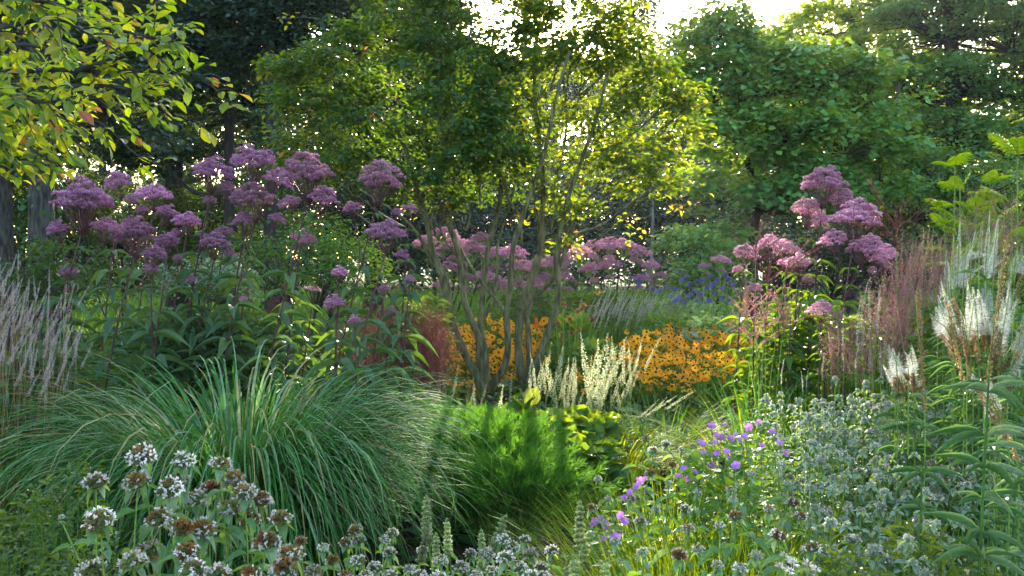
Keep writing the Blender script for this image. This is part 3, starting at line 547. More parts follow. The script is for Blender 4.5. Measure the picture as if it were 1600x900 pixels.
# ------------------------------------------------------------------ branch reaching in over the top left corner
def overhang():
    seed(70); bx,by=-2.9,3.4; o=A(bx,by,0)
    t=thing('overhanging_tree','tree reaching in at the top left with large glossy oval leaves, some turning yellow','tree',(bx,by,0))
    tm=MB(); tp=smooth_path([(0,0,-.1),(.05,.05,1.0),(.1,0,2.0),(.25,.05,3.2)],12); tm.tubes(tp,np.linspace(.09,.05,12),9,att=.5); tm.build('trunk',M['bark'],t,True)
    br=MB(); cm=MB()
    B=[([(-220,330),(-60,240),(40,190),(120,160),(200,150),(250,140)],3.3,3.5), ([(-200,200),(-40,130),(60,110),(150,112),(240,112),(310,118),(365,170)],3.3,3.2),
       ([(-200,260),(-20,180),(80,140),(170,135),(230,150),(280,190),(345,165)],3.2,3.3),([(-220,40),(-60,20),(60,20),(150,40),(220,55),(290,70)],3.3,3.1),
       ([(-200,-40),(-40,-60),(60,-40),(150,-10),(230,10),(260,20)],3.3,3.4),([(-200,310),(-60,270),(0,245),(40,250),(70,270)],3.4,3.3),([(-200,280),(-60,230),(40,190),(90,210),(150,190),(210,240),(260,265)],3.4,3.6),
       ([(-200,140),(-60,60),(20,40),(90,30),(150,60),(200,90)],3.0,2.8),([(-200,220),(-60,170),(20,150),(70,160),(120,150)],2.9,2.8),([(120,112),(200,85),(260,60),(290,40)],3.25,3.1),
       ([(-200,250),(-80,200),(0,200),(60,240),(90,260)],3.1,2.9),([(-220,100),(-80,90),(30,70),(100,80),(190,60)],3.5,3.8),([(-220,150),(-60,140),(50,130),(110,150),(180,140)],3.5,3.8),([(-200,0),(-50,0),(50,0),(130,20)],3.0,2.9)]
    for pts,d0,d1 in B:
        k=len(pts); P=[at(px,py,d0+(d1-d0)*i/(k-1))-o for i,(px,py) in enumerate(pts)]
        c=smooth_path(P,26); br.tubes(c,np.linspace(.012,.0018,26),5,att=.5)
        L_=np.linalg.norm(np.diff(c,axis=0),axis=1).sum()
        # side twigs with alternate leaves
        for j in range(4,25):
            tdir=nrm(c[min(j+1,25)]-c[j-1])
            nt=2 if j<17 else 1
            if rg.random()<.30: continue
            for q in range(nt):
                sidev=nrm(np.cross(tdir,rdir(1)[0])); d=nrm(tdir*.7+sidev*.8+A(0,0,-.12)); ln=U(.05,.22)*(1 if j<18 else .5)
                e=c[j]+d*ln+A(0,0,-.3*ln*ln)
                br.tubes(smooth_path([c[j],(c[j]+e)/2+A(0,0,.01),e],5),np.linspace(.0035,.0012,5),4,att=.5)
                m=max(2,int(ln/.022)); f=np.linspace(.2,1,m); P=c[j]+(e-c[j])*f[:,None]
                sd2=np.cross(d,A(0,0,1)); sg=np.where(np.arange(m)%2==0,1,-1)[:,None]
                Y=nrm(d*.7+sd2*sg*.8+.45*rdir(m)+A(0,0,-.12)); Z=nrm(A(0,0,1)+.6*rdir(m)+A(0,-.25,0))
                ll=U(.034,.062,m); vv=np.clip(rg.random(m)**.9+(.12 if j>18 else 0)*rg.random(m),0,1)
                cm.inst(T_LANCE if False else T_OVL,P,Y,Z,ll*.55,ll,vv)
    br.build('branches',M['bark'],t,True); cm.build('leaves',M['over_leaf'],t)
T_OVL=leaf_t(4,.55,.10,.2)
overhang()
# ------------------------------------------------------------------ joe pye weeds
def umbel(mb, st, R_, H, nsub, nfl, fl, mat=0, smat=1, vlo=0.0, vhi=1.0):
    """domed compound head: branchlets from one point carrying small fuzzy domes"""
    g=pi*(3-math.sqrt(5)); i=np.arange(nsub); ph=(i+.5)/nsub
    th=np.arccos(1-ph*.86); az=i*g+rg.random()*6
    jit=U(.72,1.12,nsub)
    S=np.stack([np.sin(th)*np.cos(az)*R_*jit,np.sin(th)*np.sin(az)*R_*jit,(np.cos(th))*H*U(.72,1.22,nsub)],-1)
    r=R_*U(.12,.27,nsub)
    k=5; t=np.linspace(0,1,k)[None,:,None]; root=A(0,0,-H*.9); mid=S*A(.55,.55,0)+A(0,0,-H*.30)
    Cv=(1-t)**2*root+2*t*(1-t)*mid[:,None]+t*t*(S-A(0,0,.012))[:,None]
    st.tubes(Cv,np.full((nsub,),.0016),3,mat=0)
    for j in range(nsub):
        m=int(nfl*(r[j]/(R_*.23))**2); d=rdir(m); d[:,2]=np.abs(d[:,2])*1.1-.22; d=nrm(d)
        P=S[j]+d*r[j]*A(1,1,.62)*U(.75,1.05,m)[:,None]
        vv=np.clip(vlo+(vhi-vlo)*(.25+.5*rg.random(m)+.3*(d[:,2])),0,1)
        mb.inst(T_TUFT,P,nrm(d+.5*rdir(m)),rdir(m),fl*U(.35,.6,m),fl*U(.7,1.5,m),vv,mat)
seed(100)
JH=[]; 
for q in range(5):
    a,b=MB(),MB(); umbel(a,b,.17,.15+.012*q,34+5*q,85,.0125)
    JH.append((mesh_only(a,'flower_head',M['joe_flower']),mesh_only(b,'flower_branches',M['joe_stem'])))
JR_=[]
for q in range(4):
    a,b=MB(),MB(); umbel(a,b,.17,.15+.012*q,34+5*q,85,.0125)
    JR_.append((mesh_only(a,'flower_head',M['joe_right']),mesh_only(b,'flower_branches',M['joe_stem'])))
JF=[]
for q in range(4):
    a,b=MB(),MB(); umbel(a,b,.17,.12,26,46,.017,vlo=.1)
    JF.append((mesh_only(a,'flower_head',M['joe_far']),mesh_only(b,'flower_branches',M['mint_stem'])))
def joe(px,py,wpx,D,label,group,lean=(-.33,0),heads=None,far=False,right=False,leafn=None,low=0.0,leafmat_='joe_leaf',extra=()):
    """a stem standing in the bed, whorled leaves up it, domed heads on top"""
    top=at(px,py,D); H=top[2]; w=wpx/F*D; s=w/.34*(.9 if not far else 1)
    bx=top[0]+lean[0]*H/2; by=D+lean[1]
    t=thing('joe_pye_weed',label,'flowering plant',(bx,by,0),group); o=A(bx,by,0)
    hd=top-o-A(0,0,w*.30)
    pth=smooth_path([(0,0,-.03),hd*A(.18,.2,.33)+A(U(-.02,.02),0,0),hd*A(.55,.6,.68),hd],18)
    st=MB(); st.tubes(pth,np.linspace(.0085,.0042,18),6,att=.3)
    lf=MB(); z=.30+rg.random()*.1; ang=rg.random()*6
    Hh=hd[2]
    while z<Hh-.05:
        i=np.interp(z,pth[:,2],np.arange(18)); i0=min(int(i),16); P=pth[i0]+(pth[i0+1]-pth[i0])*(i-i0)
        n=4 if z<Hh*.9 else 3; L0=.19 if leafmat_=='joe_leaf' else .135; ll=(L0 if z<Hh*.8 else L0*(1.25-.9*z/Hh*1.0))*U(.85,1.15); ll=max(ll,.07)
        if far: n=3
        a=ang+np.arange(n)*2*pi/n+U(-.15,.15,n); ang+=.8
        el=U(-.1,.35,n); Y=np.stack([np.cos(a)*np.cos(el),np.sin(a)*np.cos(el),np.sin(el)],-1)
        lf.inst(T_LONG if not far else T_LANCE,P[None]+Y*.004,Y,A(0,0,1)+.25*rdir(n),ll*U(.28,.36,n),ll*U(.85,1.15,n),np.clip(rg.random(n)*.8+U(0,.2),0,1))
        z+=(.15 if far else .125)*U(.8,1.2)
    lf.build('leaves',M[leafmat_],t); st.build('stem',M['joe_stem'] if not far else M['mint_stem'],t,True)
    lib=JF if far else (JR_ if leafmat_=='bed_leaf' else JH)
    hs=[(0,0,0,1.0)]+list(heads or [])
    for (dx,dz,dy,f) in hs:
        f=f*(.82 if f<1 else 1)
        k=rg.integers(len(lib)); P=hd+A(dx,dy,dz)*w
        d=nrm(A(dx*.5+U(-.18,.18),dy*.5+U(-.18,.18),1))
        h=inst_obj('flower_head',lib[k][0],t,P+d*s*f*.105,euler_to(d,U(0,6)),s*f)
        b=inst_obj('flower_branches',lib[k][1],h,(0,0,0))
        if abs(dx)+abs(dz)>.02:
            b2=MB(); b2.tubes(smooth_path([pth[13],(pth[14]+P)/2+A(0,0,.0)*w-A(0,0,.02),P],6),np.linspace(.003,.0025,6),4); b2.build('side_branch',M['joe_stem'] if not far else M['mint_stem'],t,True)
    return t
JG='joe pye weeds of the big stand at left'
seed(101)
S2=[(-.42,-.20,.1,.55),(.45,-.28,-.1,.6)]; S3=[(-.35,.05,.2,.7),(.42,-.12,0,.72),(.1,-.35,-.3,.5)]
joe(397,262,74,6.6,'tallest joe pye weed, its mauve dome rising in front of the straight dark trunk',JG,(-.3,.2),[(.38,-.22,0,.75),(-.28,-.38,0,.4)])
joe(482,284,80,6.2,'joe pye weed with the largest rounded mauve dome, right of the tallest one',JG,(-.34,0),[(.25,-.28,-.1,.72),(-.35,-.30,.1,.55),(0,-1.02,0,.45)])
joe(590,293,76,6.4,'joe pye weed with two mauve domes, nearest the many stemmed tree',JG,(-.36,0),[(-.5,-.30,0,.5),(.38,-.35,.1,.35)])
joe(330,278,58,6.7,'joe pye weed with a lopsided mauve dome left of the tallest one',JG,(-.3,.1),[(.36,-.28,0,.75),(-.1,-.5,.2,.5)])
joe(398,322,72,6.4,'joe pye weed whose flat mauve dome sits directly below the tallest one',JG,(-.33,0),[(.42,-.15,0,.45),(-.25,-.25,.1,.6)])
joe(130,328,86,5.9,'joe pye weed with the widest flattened head, leftmost of the tall ones',JG,(-.34,-.1),[(.38,-.28,0,.7),(-.42,-.25,0,.5)])
joe(188,294,46,7.4,'joe pye weed with a small high head against white sky gaps',JG,(-.2,0),[(.3,-.3,.1,.6)])
joe(240,312,54,7.1,'joe pye weed with a pale rimmed head right of the small high one',JG,(-.22,0),[(.3,-.38,0,.8),(-.3,-.2,0,.5)])
joe(212,375,66,6.1,'joe pye weed with a wide head below and right of the widest flattened one',JG,(-.32,-.1),[(.42,-.32,0,.75)])
joe(262,384,44,6.5,'joe pye weed with a round head right beside the lower wide one',JG,(-.2,0),[(.35,-.35,0,.5)])
joe(292,352,44,6.9,'joe pye weed with a dull mauve head in the middle of the left stand',JG,(-.25,0),S2)
joe(335,388,50,6.7,'joe pye weed with a low broad head under the lopsided dome',JG,(-.3,0),[(.4,-.1,0,.6)])
joe(603,373,64,5.9,'joe pye weed with a lower rounded head, under the one nearest the tree stems',JG,(-.36,-.1),[(.35,-.3,0,.5)])
joe(350,368,32,7.0,'joe pye weed with a small head between the flat dome and the broad low one',JG,(-.2,0))
seed(102)
for (px,py,wp,D) in [(110,430,32,5.9),(235,425,26,6.1),(300,440,20,6.7),(530,430,26,6.2),(525,480,34,5.6),(555,505,22,5.4),(640,330,22,6.9),(470,375,36,6.5),(80,470,16,6.3),(380,470,16,6.6),(490,455,20,6.6),(600,455,20,6.0),(610,490,20,6.1),(640,440,20,6.3)]:
    joe(px,py,wp,D,'short joe pye weed with a small head low in the left stand','short stems in the left stand',(-.25*rg.random(),U(-.1,.2)))
JR='joe pye weeds at right'
seed(103)
joe(1285,298,66,6.9,'joe pye weed with the highest stacked pinkish heads in front of the right hand trees',JR,(-.1,0),[(-.35,-.32,0,.75),(.42,-.22,.1,.8),(.55,-.5,0,.5),(-.05,-.62,-.1,.6)],leafmat_='bed_leaf')
joe(1335,352,76,6.4,'joe pye weed with a broad pinkish dome below and right of the highest one',JR,(-.2,0),[(-.40,-.25,0,.7),(.38,-.28,.1,.6),(.1,-.48,-.1,.8),(.55,-.65,0,.4)],leafmat_='bed_leaf')
joe(1205,390,50,7.0,'joe pye weed with a mauve head crossed by reddish plumes',JR,(-.1,0),[(.4,-.35,0,.6)],leafmat_='bed_leaf')
joe(1163,402,40,7.4,'joe pye weed with a flat head left of the reddish plumes',JR,(-.1,0),[(-.2,-.4,0,.6)],leafmat_='bed_leaf')
joe(1262,338,46,7.1,'joe pye weed with a half hidden head behind the highest stacked ones',JR,(-.1,.1),[(.4,-.3,0,.7)],leafmat_='bed_leaf')
joe(1385,408,44,6.9,'joe pye weed with a pinkish head at the right end of the right group',JR,(-.1,.1),[(-.4,-.3,0,.7)],leafmat_='bed_leaf')
joe(1230,398,44,7.3,'joe pye weed with a rounded head just left of the broad dome',JR,(-.1,.1),[(.4,-.3,0,.6)],leafmat_='bed_leaf')
joe(1248,418,42,6.8,'joe pye weed with a small drooping head under the highest one',JR,(-.1,0),[(.3,-.4,0,.6)],leafmat_='bed_leaf')
joe(1282,490,40,6.2,'joe pye weed with dull purple heads lowest in the right group',JR,(-.1,-.2),[(.6,.0,0,.6)],leafmat_='bed_leaf')
joe(1372,405,36,6.6,'joe pye weed with a lone small head right of the broad dome',JR,(-.1,.1),leafmat_='bed_leaf')
joe(1178,455,26,7.0,'joe pye weed with a faded head among green tips beside the golden daisies',JR,(0,0),leafmat_='bed_leaf')
seed(104)
for (px,py,D) in [(1215,470,6.8),(1235,490,6.6),(1265,450,6.9),(1310,480,6.5),(1350,470,6.3),(1330,510,6.1),(1230,530,6.6),(1290,540,6.1),(1370,500,6.4)]:
    t=joe(px,py,20,D,'leafy joe pye weed shoot without an open head in the right group','leafy shoots in the right group',(U(-.15,.1),0),leafmat_='bed_leaf')
    for ch in list(t.children):
        if ch.name.startswith('flower_head'):
            for g in list(ch.children): bpy.data.objects.remove(g)
            bpy.data.objects.remove(ch)
seed(105)
JM='joe pye weeds in the middle distance'
for (px,py,wp,D) in [(668,385,36,13.5),(692,372,40,13.5),(715,388,40,13.8),(738,398,44,13),(752,378,30,14),(775,405,40,13.2),(800,402,40,13.5),(815,425,40,12.6),(838,420,36,13.6),(862,420,40,13.2),(905,405,44,12.5),(880,412,30,13.5),(930,395,40,13.2),(952,388,36,13.6),(975,392,40,13.2),(998,402,34,13.4),(1016,420,28,13.2),(1030,435,24,13),(760,440,40,12.6),(790,450,30,12.6),(830,455,40,12.4),(880,440,30,13.2),(700,425,34,13),(730,440,30,12.6),(690,450,26,12.5),(1125,412,30,12.4),(1100,420,20,13),(850,440,30,13),(955,420,34,13),(925,425,34,13),(1000,440,26,12.8)]:
    joe(px,py,wp*1.05,D,'distant pink joe pye weed in the drift seen behind the tree stems',JM,(U(-.1,.1),0),[(U(-.4,.4),-.3,0,.6)],far=True,leafmat_='bed_leaf')

# ------------------------------------------------------------------ arching blue green grass at left, feathery mound beside it
def grass_clump(name,label,cat,x,y,n,Lr,w,t0,bend,rad,mat,k=9,seed_=1,group=None,power=1.3,taper=True,azr=None,part='blades',z0=0,side_twist=.5,base_el=0):
    seed(seed_); t=thing(name,label,cat,(x,y,z0),group); m=MB()
    az=U(0,2*pi,n) if azr is None else U(azr[0],azr[1],n)
    rr=rad*np.sqrt(rg.random(n)); b=np.stack([rr*np.cos(az)+U(-.04,.04,n),rr*np.sin(az)+U(-.04,.04,n),np.zeros(n)],-1)
    Cv,side=bend_curves(n,k,b,az,U(*t0,n),U(*bend,n),U(*Lr,n),power,.2)
    tw=U(-side_twist,side_twist,n)[:,None]; side=nrm(side*np.cos(tw)+np.stack([np.cos(az),np.sin(az),0*az+.6],-1)*np.sin(tw))
    Cv[...,2]=np.maximum(Cv[...,2],.01)
    s=np.linspace(0,1,k); prof=np.minimum(1,s*6+.5)*(1-s**3) if taper else np.ones(k)
    m.ribbons(Cv,(U(.4,1.4,n)*w)[:,None]*prof[None],side); m.build(part,mat,t); return t
grass_clump('maiden_grass','big fountain of arching blue green grass blades filling the lower left','grass clump',gx(372,4.7),4.7,2500,(.95,1.66),.0135,(.0,.26),(1.9,3.3),.36,M['misc_blade'],13,seed_=110,power=2.1)
grass_clump('maiden_grass','smaller arching grass at the far left merging into the big fountain','grass clump',gx(305,4.4),4.4,450,(.6,1.0),.0115,(.0,.4),(1.6,3.0),.26,M['misc_blade'],12,seed_=111,power=1.9)
grass_clump('maiden_grass','arching grass tuft whose blades fall over the feathery green mound','grass clump',gx(468,4.9),4.9,800,(.8,1.32),.0105,(.0,.35),(1.6,3.0),.26,M['misc_blade'],12,seed_=112,power=1.6)
def amsonia(name,label,x,y,R_,H,ns,seed_,lean=(0,0)):
    seed(seed_); t=thing(name,label,'perennial',(x,y,0)); st=MB(); lf=MB()
    az=U(0,2*pi,ns); t0=np.abs(rg.normal(0,.42,ns)); L=U(.8,1.08,ns)*H*(1+.25*t0)
    b=np.stack([U(-.16,.16,ns),U(-.16,.16,ns),0*az],-1)
    Cv,side=bend_curves(ns,9,b,az,t0*R_/.5,U(.15,.65,ns),L,1.2)
    st.tubes(Cv,np.full(ns,.002),3)
    per=66
    for i in range(ns):
        f=rg.random(per)**.5*.78+.22; idx=f*8; i0=np.minimum(idx.astype(int),7); P=Cv[i][i0]+(Cv[i][i0+1]-Cv[i][i0])*(idx-i0)[:,None]
        T=nrm(Cv[i][i0+1]-Cv[i][i0]); Y=nrm(T*1.0+.75*rdir(per))
        lf.inst(T_NEED,P,Y,rdir(per),U(.0024,.0036,per),U(.05,.085,per)*(1.05-.35*f),np.clip(rg.random(per)*.5+.5*(f>.86),0,1))
    st.build('stems',M['mint_stem'],t); lf.build('leaves',M['amsonia'],t); return t
T_NEED=(np.array([(-.5,0,0),(.5,0,0),(.5,.6,-.02),(0,1,-.08),(-.5,.6,-.02)],float),np.array([(0,1,2,3,4)]))
amsonia('bluestar','rounded mound of feathery bright green needle leaves beside the path',gx(752,6.0),6.0,.45,.61,620,113)
amsonia('bluestar','low feathery skirt of bright green needle leaves spilling over the path edge',gx(795,5.55),5.55,.62,.50,420,116)
amsonia('bluestar','low part of the feathery green planting in front of the left tree base',gx(690,6.9),6.9,.5,.48,330,114)
amsonia('bluestar','feathery green tuft between the arching grass and the golden daisies',gx(672,6.3),6.3,.5,.62,420,115)

# ------------------------------------------------------------------ golden daisies
seed(120); DM=[]
for q in range(4):
    a=MB(); n=12; az=np.arange(n)*2*pi/n+U(-.12,.12,n); el=U(-.45,.12,n)-.25*(q==3)
    Y=np.stack([np.cos(az)*np.cos(el),np.sin(az)*np.cos(el),np.sin(el)],-1)
    a.inst(T_PETAL,Y*.006,Y,A(0,0,1)+.15*rdir(n),U(.015,.019,n),U(.034,.042,n))
    c=MB(); c.inst(T_ICO2,A(0,0,.004)[None],A(0,1,0),A(0,0,1),.015,.015,A(.5),sz=.016)
    m=60; d=rdir(m); d[:,2]=np.abs(d[:,2]); c.inst(T_BLADE,A(0,0,.004)+d*.008,nrm(d),rdir(m),.003,.0045)
    DM.append((mesh_only(a,'flower',M['yellow_petal']),mesh_only(c,'cone',M['cone_brown'])))
def daisy_plant(x,y,H,nf,label,group,spread=.2,s=1.0):
    t=thing('coneflower',label,'flowering plant',(x,y,0),group); st=MB(); lf=MB()
    for j in range(nf):
        a=U(0,6.28); r=spread*math.sqrt(rg.random()); P=A(r*cos(a),r*sin(a)*.8,H*U(.72,1.05))
        pth=smooth_path([P*A(.2,.2,0),P*A(.5,.5,.55),P],7); st.tubes(pth,np.full(7,.0018),3)
        d=nrm(A(U(-.6,.6),U(-1.7,-.2),1)); k=rg.integers(4)
        f=inst_obj('flower',DM[k][0],t,P,euler_to(d,U(0,6)),s*U(.65,1.2)); inst_obj('cone',DM[k][1],f,(0,0,0))
    n=90; f=U(.1,.82,n); a=U(0,6.28,n); r=spread*1.1*np.sqrt(rg.random(n)); P=np.stack([r*np.cos(a),r*np.sin(a),f*H],-1)
    Y=nrm(rdir(n)*A(1,1,.4)+A(0,0,.2)); lf.inst(T_LANCE,P,Y,A(0,0,1)+.4*rdir(n),U(.02,.035,n),U(.06,.11,n))
    st.build('stems',M['mint_stem'],t); lf.build('leaves',M['bed_leaf'],t); return t
DR='golden daisies in the sunlit drift right of centre'; DL='golden daisies behind the tree stems'
seed(121)
for r_,(D,py,x0,x1,n) in enumerate([(11.0,511,1035,1200,10),(10.5,517,1000,1195,11),(10.0,527,982,1192,12),(9.6,545,985,1180,10),(9.3,560,1000,1175,8),(9.1,580,1010,1110,4)]):
    for k in range(n):
        px=x0+(x1-x0)*(k+.5)/n+U(-8,8); H=at(px,py+U(-6,8),D)[2]
        daisy_plant(gx(px,D),D+U(-.15,.15),H,10,'golden daisy with dark brown cones in the sunlit drift right of centre',DR)
for (px,py,D) in [(1230,520,11.2),(1265,528,11.4),(1290,536,11.2),(1215,535,10.8),(1305,545,11)]:
    daisy_plant(gx(px,D),D,at(px,py,D)[2],5,'golden daisy straggling behind the leafy shoots, right end of the drift','golden daisies at the right end of the drift')
for (px,py,D) in [(930,460,12.5),(942,466,12.5)]:
    daisy_plant(gx(px,D),D,at(px,py,D)[2],3,'lone golden daisy plant standing high above the white spikes','high golden daisies',.08)
seed(122)
for (D,py,x0,x1,n) in [(11.6,498,690,860,8),(11.3,512,680,865,10),(11.0,528,672,850,10),(10.7,546,672,845,9),(10.5,566,675,830,8),(10.3,588,672,800,5),(10.2,604,690,730,2)]:
    for k in range(n):
        px=x0+(x1-x0)*(k+.5)/n+U(-8,8); H=at(px,py+U(-8,10),D)[2]
        daisy_plant(gx(px,D),D+U(-.15,.15),H,8,'golden daisy with dark brown cones seen between and left of the tree stems',DL,s=1.1)
for (px,py,D) in [(880,565,9.4),(905,580,9.4),(870,545,10.3),(925,550,9.8),(950,560,9.6),(900,600,9.2),(945,590,9.4),(960,535,10.4)]:
    daisy_plant(gx(px,D),D,at(px,py,D)[2],4,'golden daisy tangled among the cream spires','golden daisies among the cream spires')

# ------------------------------------------------------------------ flower spikes
def spike_mesh(L,r0,r1,n,fl,vlo=0,vhi=1,T=T_TUFT,droop=.0,wd=.5,tip=.7,up=.3,whorl=0,bow=.10):
    m=MB(); f=rg.random(n)
    if whorl: f=np.clip((np.floor(f*whorl)+.5+rg.normal(0,.16,n))/whorl,0,1)
    a=U(0,6.28,n); r=(r0+(r1-r0)*f)*np.where(f>tip,1-(f-tip)/(1-tip)*.8,1)
    out=np.stack([np.cos(a),np.sin(a),0*a],-1); P=out*(r*U(.2,.8,n))[:,None]+A(0,0,1)*(f*L)[:,None]; bd=rdir(1)[0]*A(1,1,0); P=P+bd*L*bow*U(.3,1.6)*(f**2)[:,None]
    Y=nrm(out+A(0,0,up)+.4*rdir(n)); ll=np.maximum(r*U(.6,1.1,n),fl*.5)
    m.inst(T,P,Y,rdir(n),fl*wd,ll,np.clip(vlo+(vhi-vlo)*rg.random(n),0,1)); 
    return m
def spike_plant(name,label,cat,x,y,tops,meshlib,stemmat,leafm,group=None,leafl=.1,leafn=40,leafw=.3,leafh=.6,srad=.002,part='flower_spike',T=T_LANCE,stemlen=None,sway=.03,lean=None,spread=.2):
    """tops: list of (dx,dy,z,length scale,tilt x,tilt y)"""
    t=thing(name,label,cat,(x,y,0),group); st=MB(); lf=MB()
    for (dx,dy,z,s,tx,ty) in tops:
        d=nrm(A(tx,ty,1)); k=rg.integers(len(meshlib)); P=A(dx,dy,z)
        base=P*A(.35,.35,0); pth=smooth_path([base,(base+P)/2+A(U(-sway,sway),U(-sway,sway),0)-d*A(.1,.1,0),P,P+d*s*.02],9)
        st.tubes(pth,np.linspace(srad*1.3,srad*.8,9),4)
        o=inst_obj(part,meshlib[k],t,P,euler_to(d,U(0,6)),s)
    st.build('stems',stemmat,t)
    if leafn:
        zmax=max(q[2] for q in tops); n=leafn; f=rg.random(n)**1.2; a=U(0,6.28,n); r=spread*np.sqrt(rg.random(n))
        P=np.stack([r*np.cos(a),r*np.sin(a),.03+f*zmax*leafh],-1); Y=nrm(np.stack([np.cos(a),np.sin(a),0*a+.4],-1)+.6*rdir(n))
        ll=leafl*U(.6,1.2,n); lf.inst(T,P,Y,A(0,0,1)+.4*rdir(n),ll*leafw,ll); lf.build('leaves',leafm,t)
    return t
# cream spires in the sun, right of the tree
seed(130)
CR=[mesh_only(spike_mesh(.36,.011,.012,210,.0085,.1,1,tip=.65),'flower_spike',M['cream']) for _ in range(3)]
def px_spikes(x,y,lst,D): return [(at(px,py,D+dd)[0]-x,dd,at(px,pb,D+dd)[2],s,tx,U(-.06,.06)) for (px,py,pb,dd,s,tx) in lst]
def cream_plant(pxs,D,label,group,leafn=110,lm='big_leaf',lib=None,leafl=.13):
    cx=np.mean([q[0] for q in pxs]); x=gx(cx,D)
    lst=[]
    pxs=list(pxs)+[(q[0]+U(-20,20),q[1]+U(-5,35),q[2]+U(0,12)) for q in pxs for _ in range(2 if lib is None else 0) if D>7.1]
    for (px,py,pb) in pxs:
        dd=U(-.12,.12); L=(at(px,py,D+dd)[2]-at(px,pb+14,D+dd)[2])*1.05; lst.append((gx(px,D+dd)-x,dd,at(px,pb,D+dd)[2],L/.36*U(.8,1.1),U(-.16,.42),U(-.1,.1)))
    return spike_plant('foamy_bells',label,'flowering plant',x,D,lst,lib or CR,M['mint_stem'],M[lm],group,leafl=leafl,leafn=leafn,leafw=.8,leafh=.42,T=T_OV,spread=.28)
CG='cream flowered spires in the sun right of the tree'
cream_plant([(846,545,610),(853,560,615),(862,575,622),(840,570,620)],7.8,'cream spires touching the tree stems on their right',CG)
cream_plant([(873,550,610),(880,568,618),(868,590,640)],7.6,'narrow cream spires just right of the rightmost tree stem',CG)
cream_plant([(925,533,625),(918,565,640),(932,555,630),(912,590,650)],7.5,'tallest and brightest cream spires in front of the golden daisies',CG)
cream_plant([(945,560,620),(965,542,600),(955,575,635),(938,585,640)],7.7,'cream spires with golden daisies showing between them',CG)
cream_plant([(885,580,630),(895,595,640),(900,565,620)],7.5,'shorter cream spires between the narrow ones and the tallest ones',CG)
cream_plant([(975,550,600),(985,575,615),(992,545,580)],8.0,'cream spires leaning right beside the main daisy drift',CG,60)
t=cream_plant([(1010,625,650),(1040,605,640)],7.3,'two pale spires leaning far over to the right above dark grass',CG,30)
for ch in t.children:
    if ch.name.startswith('flower_spike'): ch.rotation_euler=euler_to((.85,.0,.55))
cream_plant([(683,565,625),(700,590,640)],8.3,'pale green spires in shade in front of the left daisies',CG,30,'bed_leaf')
cream_plant([(728,600,640),(742,605,640)],8.0,'pale spires at the foot of the left tree base',CG,40,'bed_leaf')
cream_plant([(797,600,640)],8.6,'single pale spire between the two tree bases',CG,20,'bed_leaf')
cream_plant([(772,620,680)],6.9,'pale curving spire in front of the left tree base above the feathery mound',CG,30,'bed_leaf')
# foreground pale green spires
seed(131)
GR=[mesh_only(spike_mesh(.30,.030,.017,520,.010,.0,1,wd=.6,whorl=9,tip=.85),'flower_spike',M['green_cream']) for _ in range(3)]
FG='pale green spires in the foreground'
cream_plant([(668,778,850),(700,800,870),(655,812,880),(680,825,890)],3.1,'pale green spires rising lowest in front of the arching grass',FG,60,'mint_leaf',GR)
cream_plant([(765,805,870),(752,830,890)],3.1,'pale green spire with a smaller one in front of the feathery mound',FG,40,'mint_leaf',GR)
cream_plant([(908,782,860),(902,820,900),(918,845,920),(890,865,940)],3.2,'stacked pale green spires beside the bark path',FG,60,'mint_leaf',GR)
cream_plant([(905,868,960),(935,875,960)],2.7,'pale green spires at the bottom edge right of the path',FG,40,'mint_leaf',GR)

# white and pinkish spikes behind, lit from the back
seed(132)
WS=[mesh_only(spike_mesh(.30,.010,.005,240,.008,.2,1),'flower_spike',M['pinkwhite']) for _ in range(3)]
def spikes_area(name,label,cat,D,x0,x1,pyt,n,L,lib,leafm,group,tx=(.1,.4),leafn=80,dens=6,leafl=.09,srad=.0018,dz=18,lh=.6,stemm='mint_stem'):
    k=max(1,int(round(n/dens))); out=[]
    for j in range(k):
        cx=x0+(x1-x0)*(j+.5)/k; x=gx(cx,D); wv=(x1-x0)/k/2/F*D*1.3; lst=[]
        for q in range(dens):
            dx=U(-wv,wv); dd=U(-.25,.25); z=at(cx,pyt(cx)+U(-dz,dz) if callable(pyt) else pyt+U(-dz,dz),D+dd)[2]; s=U(.75,1.15)*L/.3; txx=U(*tx)
            lst.append((dx,dd,max(.1,z-.3*s),s,txx,U(-.1,.1)))
        out.append(spike_plant(name,label if isinstance(label,str) else label[j%len(label)],cat,x,D+U(-.1,.1),lst,lib,M[stemm],leafm,group,leafl=leafl,leafn=leafn,leafh=lh,srad=srad,spread=max(.2,wv)))
    return out
spikes_area('white_spike_plant','plant with white backlit spikes slanting right, behind the golden daisies','flowering plant',11.8,925,1060,lambda p:455+.06*(p-925),66,.30,WS,M['bed_leaf'],'white slanting spikes behind the daisies',(.25,.6),60,6,dz=14)
spikes_area('white_spike_plant','plant with pinkish white spikes beside the rightmost tree stem','flowering plant',11.3,868,945,478,24,.26,WS,M['big_leaf'],'pinkish white spikes beside the tree stems',(.15,.55),50,6,dz=22)
